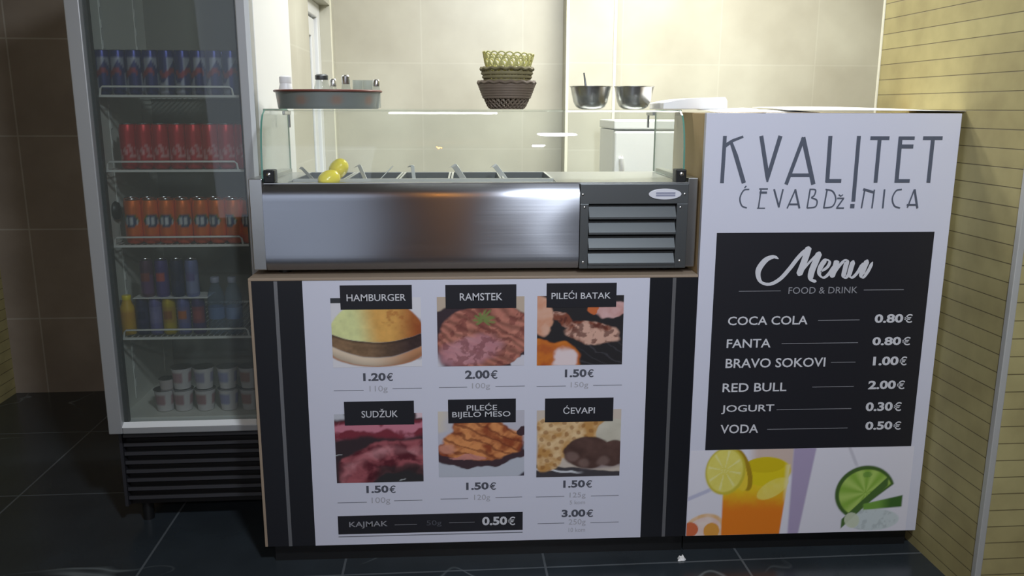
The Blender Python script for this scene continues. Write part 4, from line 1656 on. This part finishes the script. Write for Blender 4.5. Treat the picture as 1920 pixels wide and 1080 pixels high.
jz, jy = .639 + SZ, .320
juice = [(269, (46, 50, 92), (60, 62, 104), (40, 44, 84), 'dark navy juice can under the divider, next to the yellow bottle'),
         (294, (118, 114, 176), (140, 136, 190), (150, 146, 198), 'lavender juice can in the lower row of the fourth fridge shelf'),
         (319, (206, 182, 40), (196, 160, 50), (170, 110, 50), 'yellow juice can in the lower row of the fourth fridge shelf'),
         (346, (112, 116, 176), (126, 120, 170), (206, 120, 70), 'blue-violet juice can with an orange spot, right of the yellow can'),
         (374, (78, 66, 120), (150, 80, 96), (176, 90, 96), 'purple and red juice can at the right of the lower row')]
for px, a_, b_, c_, lb in juice:
    t = can('juice_can', lb, .0205, .118, ink_band(a_, b_, c_), 'juice cans on the fourth fridge shelf')
    t.location = (at(px, 600, Y=jy).x, jy, jz)
    back_x = t.location.x
dv = MB().box(at(255, 560, Y=jy).x, at(394, 560, Y=jy).x, jy - .026, jy + .06, jz + .1185, jz + .1215).build('divider_tray', M['white_plastic'], None, bevel=.001)
tag(dv, 'thin white divider tray between the two tiers of juice cans', 'tray')
up = [(277, (96, 66, 92), (120, 84, 130), (150, 80, 78), 'purple can with a reddish top, leftmost on the divider tray'),
      (305, (86, 72, 140), (96, 80, 150), (206, 96, 92), 'violet can with a round red spot on the divider tray'),
      (334, (42, 46, 84), (52, 56, 96), (38, 42, 78), 'dark navy can on the divider tray'),
      (361, (120, 128, 180), (150, 158, 200), (120, 110, 170), 'pale blue can, rightmost on the divider tray')]
for px, a_, b_, c_, lb in up:
    t = can('juice_can', lb, .0205, .118, ink_band(a_, b_, c_, (.1, .6)), 'juice cans on the fourth fridge shelf')
    t.location = (at(px, 530, Y=jy).x, jy, jz + .1217)
# yellow bottle
yb = thing('juice_bottle', 'yellow juice bottle at the left end of the fourth fridge shelf', 'bottle', (at(243, 620, Y=jy).x, jy, jz))
mb = MB()
mb.lathe([(.020, 0), (.0235, .004), (.0235, .07), (.022, .085), (.014, .105), (.0125, .112)], 28,
         cf=lambda a, t: tuple(C3(200, 146, 40) if .5 < t < .7 else C3(220, 178, 30)))
mb.build('bottle_body', M['plasticprint'], yb, smooth=50)
mb = MB()
mb.lathe([(.0135, .112), (.0140, .113), (.0140, .124), (.0125, .126)], 20)
mb.build('cap', M['lemon'], yb, smooth=40)


def water(px, label, yy):
    t = thing('water_bottle', label, 'bottle', (at(px, 600, Y=yy).x, yy, jz), 0, 'water bottles on the fourth fridge shelf')
    mb = MB()
    mb.lathe([(.022, 0), (.026, .005), (.026, .04), (.0245, .045), (.026, .05), (.026, .085), (.0245, .090), (.026, .095), (.026, .118), (.021, .140), (.0125, .158), (.0115, .166)], 28)
    mb.build('bottle_body', M['water'], t, smooth=50)
    mb = MB()
    mb.lathe([(.0262, .050), (.0263, .052), (.0263, .085), (.0262, .087)], 28, cf=lambda a, tt: tuple(C3(96, 118, 160)), cap0=False, cap1=False)
    mb.build('paper_label', M['plasticprint'], t, smooth=40)
    mb = MB()
    mb.lathe([(.0135, .165), (.0138, .166), (.0138, .180), (.0125, .182)], 20)
    mb.build('cap', M['badge_ink'], t, smooth=40)
    return t


water(408, 'clear blue-tinted water bottle standing nearer the juice cans', jy)
water(440, 'clear blue-tinted water bottle nearer the right side of the fridge', jy)

# yoghurt cups on the fridge floor
def cup(label, rgb, loc):
    t = thing('yoghurt_cup', label, 'cup', loc, 0, 'yoghurt cups on the fridge floor')
    mb = MB()
    f = lambda a, t_: tuple(C3(*rgb) if (.25 < t_ < .8 and math.sin(a * 3 + 1) > -.6) else C3(206, 202, 204))
    mb.lathe([(.0255 + .0065 * k / 8, .002 + .068 * k / 8) for k in range(9)], 28, cf=f)
    mb.build('cup_body', M['plasticprint'], t, smooth=40)
    mb = MB()
    mb.lathe([(.033, .070), (.034, .071), (.034, .0725), (.030, .073)], 28)
    mb.build('foil_lid', M['alu'], t, smooth=40)
    return t


cy, cz = .335, IZ + .0025
cols = [(310, (168, 132, 138), None), (345, (166, 130, 136), (176, 140, 148)), (386, (164, 126, 130), (150, 146, 176)),
        (430, (146, 146, 186), (150, 152, 190)), (470, (176, 134, 130), (178, 140, 132))]
nmz = ['leftmost column', 'second column', 'third column', 'fourth column', 'rightmost column']
for i, (px, lo, hi) in enumerate(cols):
    x = at(px, 750, Y=cy).x
    cup('yoghurt cup on the fridge floor, lower one in the %s' % nmz[i], lo, (x, cy, cz))
    if hi:
        cup('yoghurt cup stacked on another, upper one in the %s' % nmz[i], hi, (x, cy, cz + .0735))
st_ = thing('yoghurt_tub', 'small short yoghurt tub on top of the leftmost cup', 'cup', (at(312, 710, Y=cy).x, cy, cz + .0735))
mb = MB()
mb.lathe([(.020, 0), (.024, .032)], 24, cf=lambda a, t: tuple(C3(190, 180, 180)))
mb.build('cup_body', M['plasticprint'], st_, smooth=40)
MB().lathe([(.0245, .032), (.025, .033), (.022, .035)], 24).build('foil_lid', M['alu'], st_, smooth=40)

# ================================================================== WHITE REFRIGERATOR BEHIND THE COUNTER
ax0, ax1, ay0, ay1, az = .712, 1.28, 1.70, 2.15, 1.287
ap = thing('kitchen_refrigerator', 'white refrigerator standing behind the counter, seen through the glass case', 'refrigerator', (0, 0, 0))
MB().box(ax0, ax1, ay0 + .05, ay1, .03, az - .045).build('cabinet', M['fridge_white'], ap, bevel=.006)
MB().box(ax0 - .004, ax1 + .004, ay0 + .01, ay1, az - .042, az).build('top_board', M['fridge_white'], ap, bevel=.006)
adoor = MB().box(ax0, ax1, ay0, ay0 + .045, .08, az - .052).build('door', M['fridge_white'], ap, bevel=.008, seg=3)
hp = at(1165, 312, Y=ay0 - .02)
mb = MB()
mb.tube([(hp.x, ay0, hp.z + .04), (hp.x, ay0 - .03, hp.z + .035), (hp.x + .004, ay0 - .03, hp.z - .10), (hp.x, ay0, hp.z - .11)], .011, 10)
mb.build('handle', M['white_plastic'], adoor, smooth=60)
for x in (ax0 + .05, ax1 - .05):
    for y in (ay0 + .1, ay1 - .06):
        MB().lathe([(.02, 0), (.02, .03)], 14, x, y).build('foot', M['black_plastic'], ap, smooth=40)
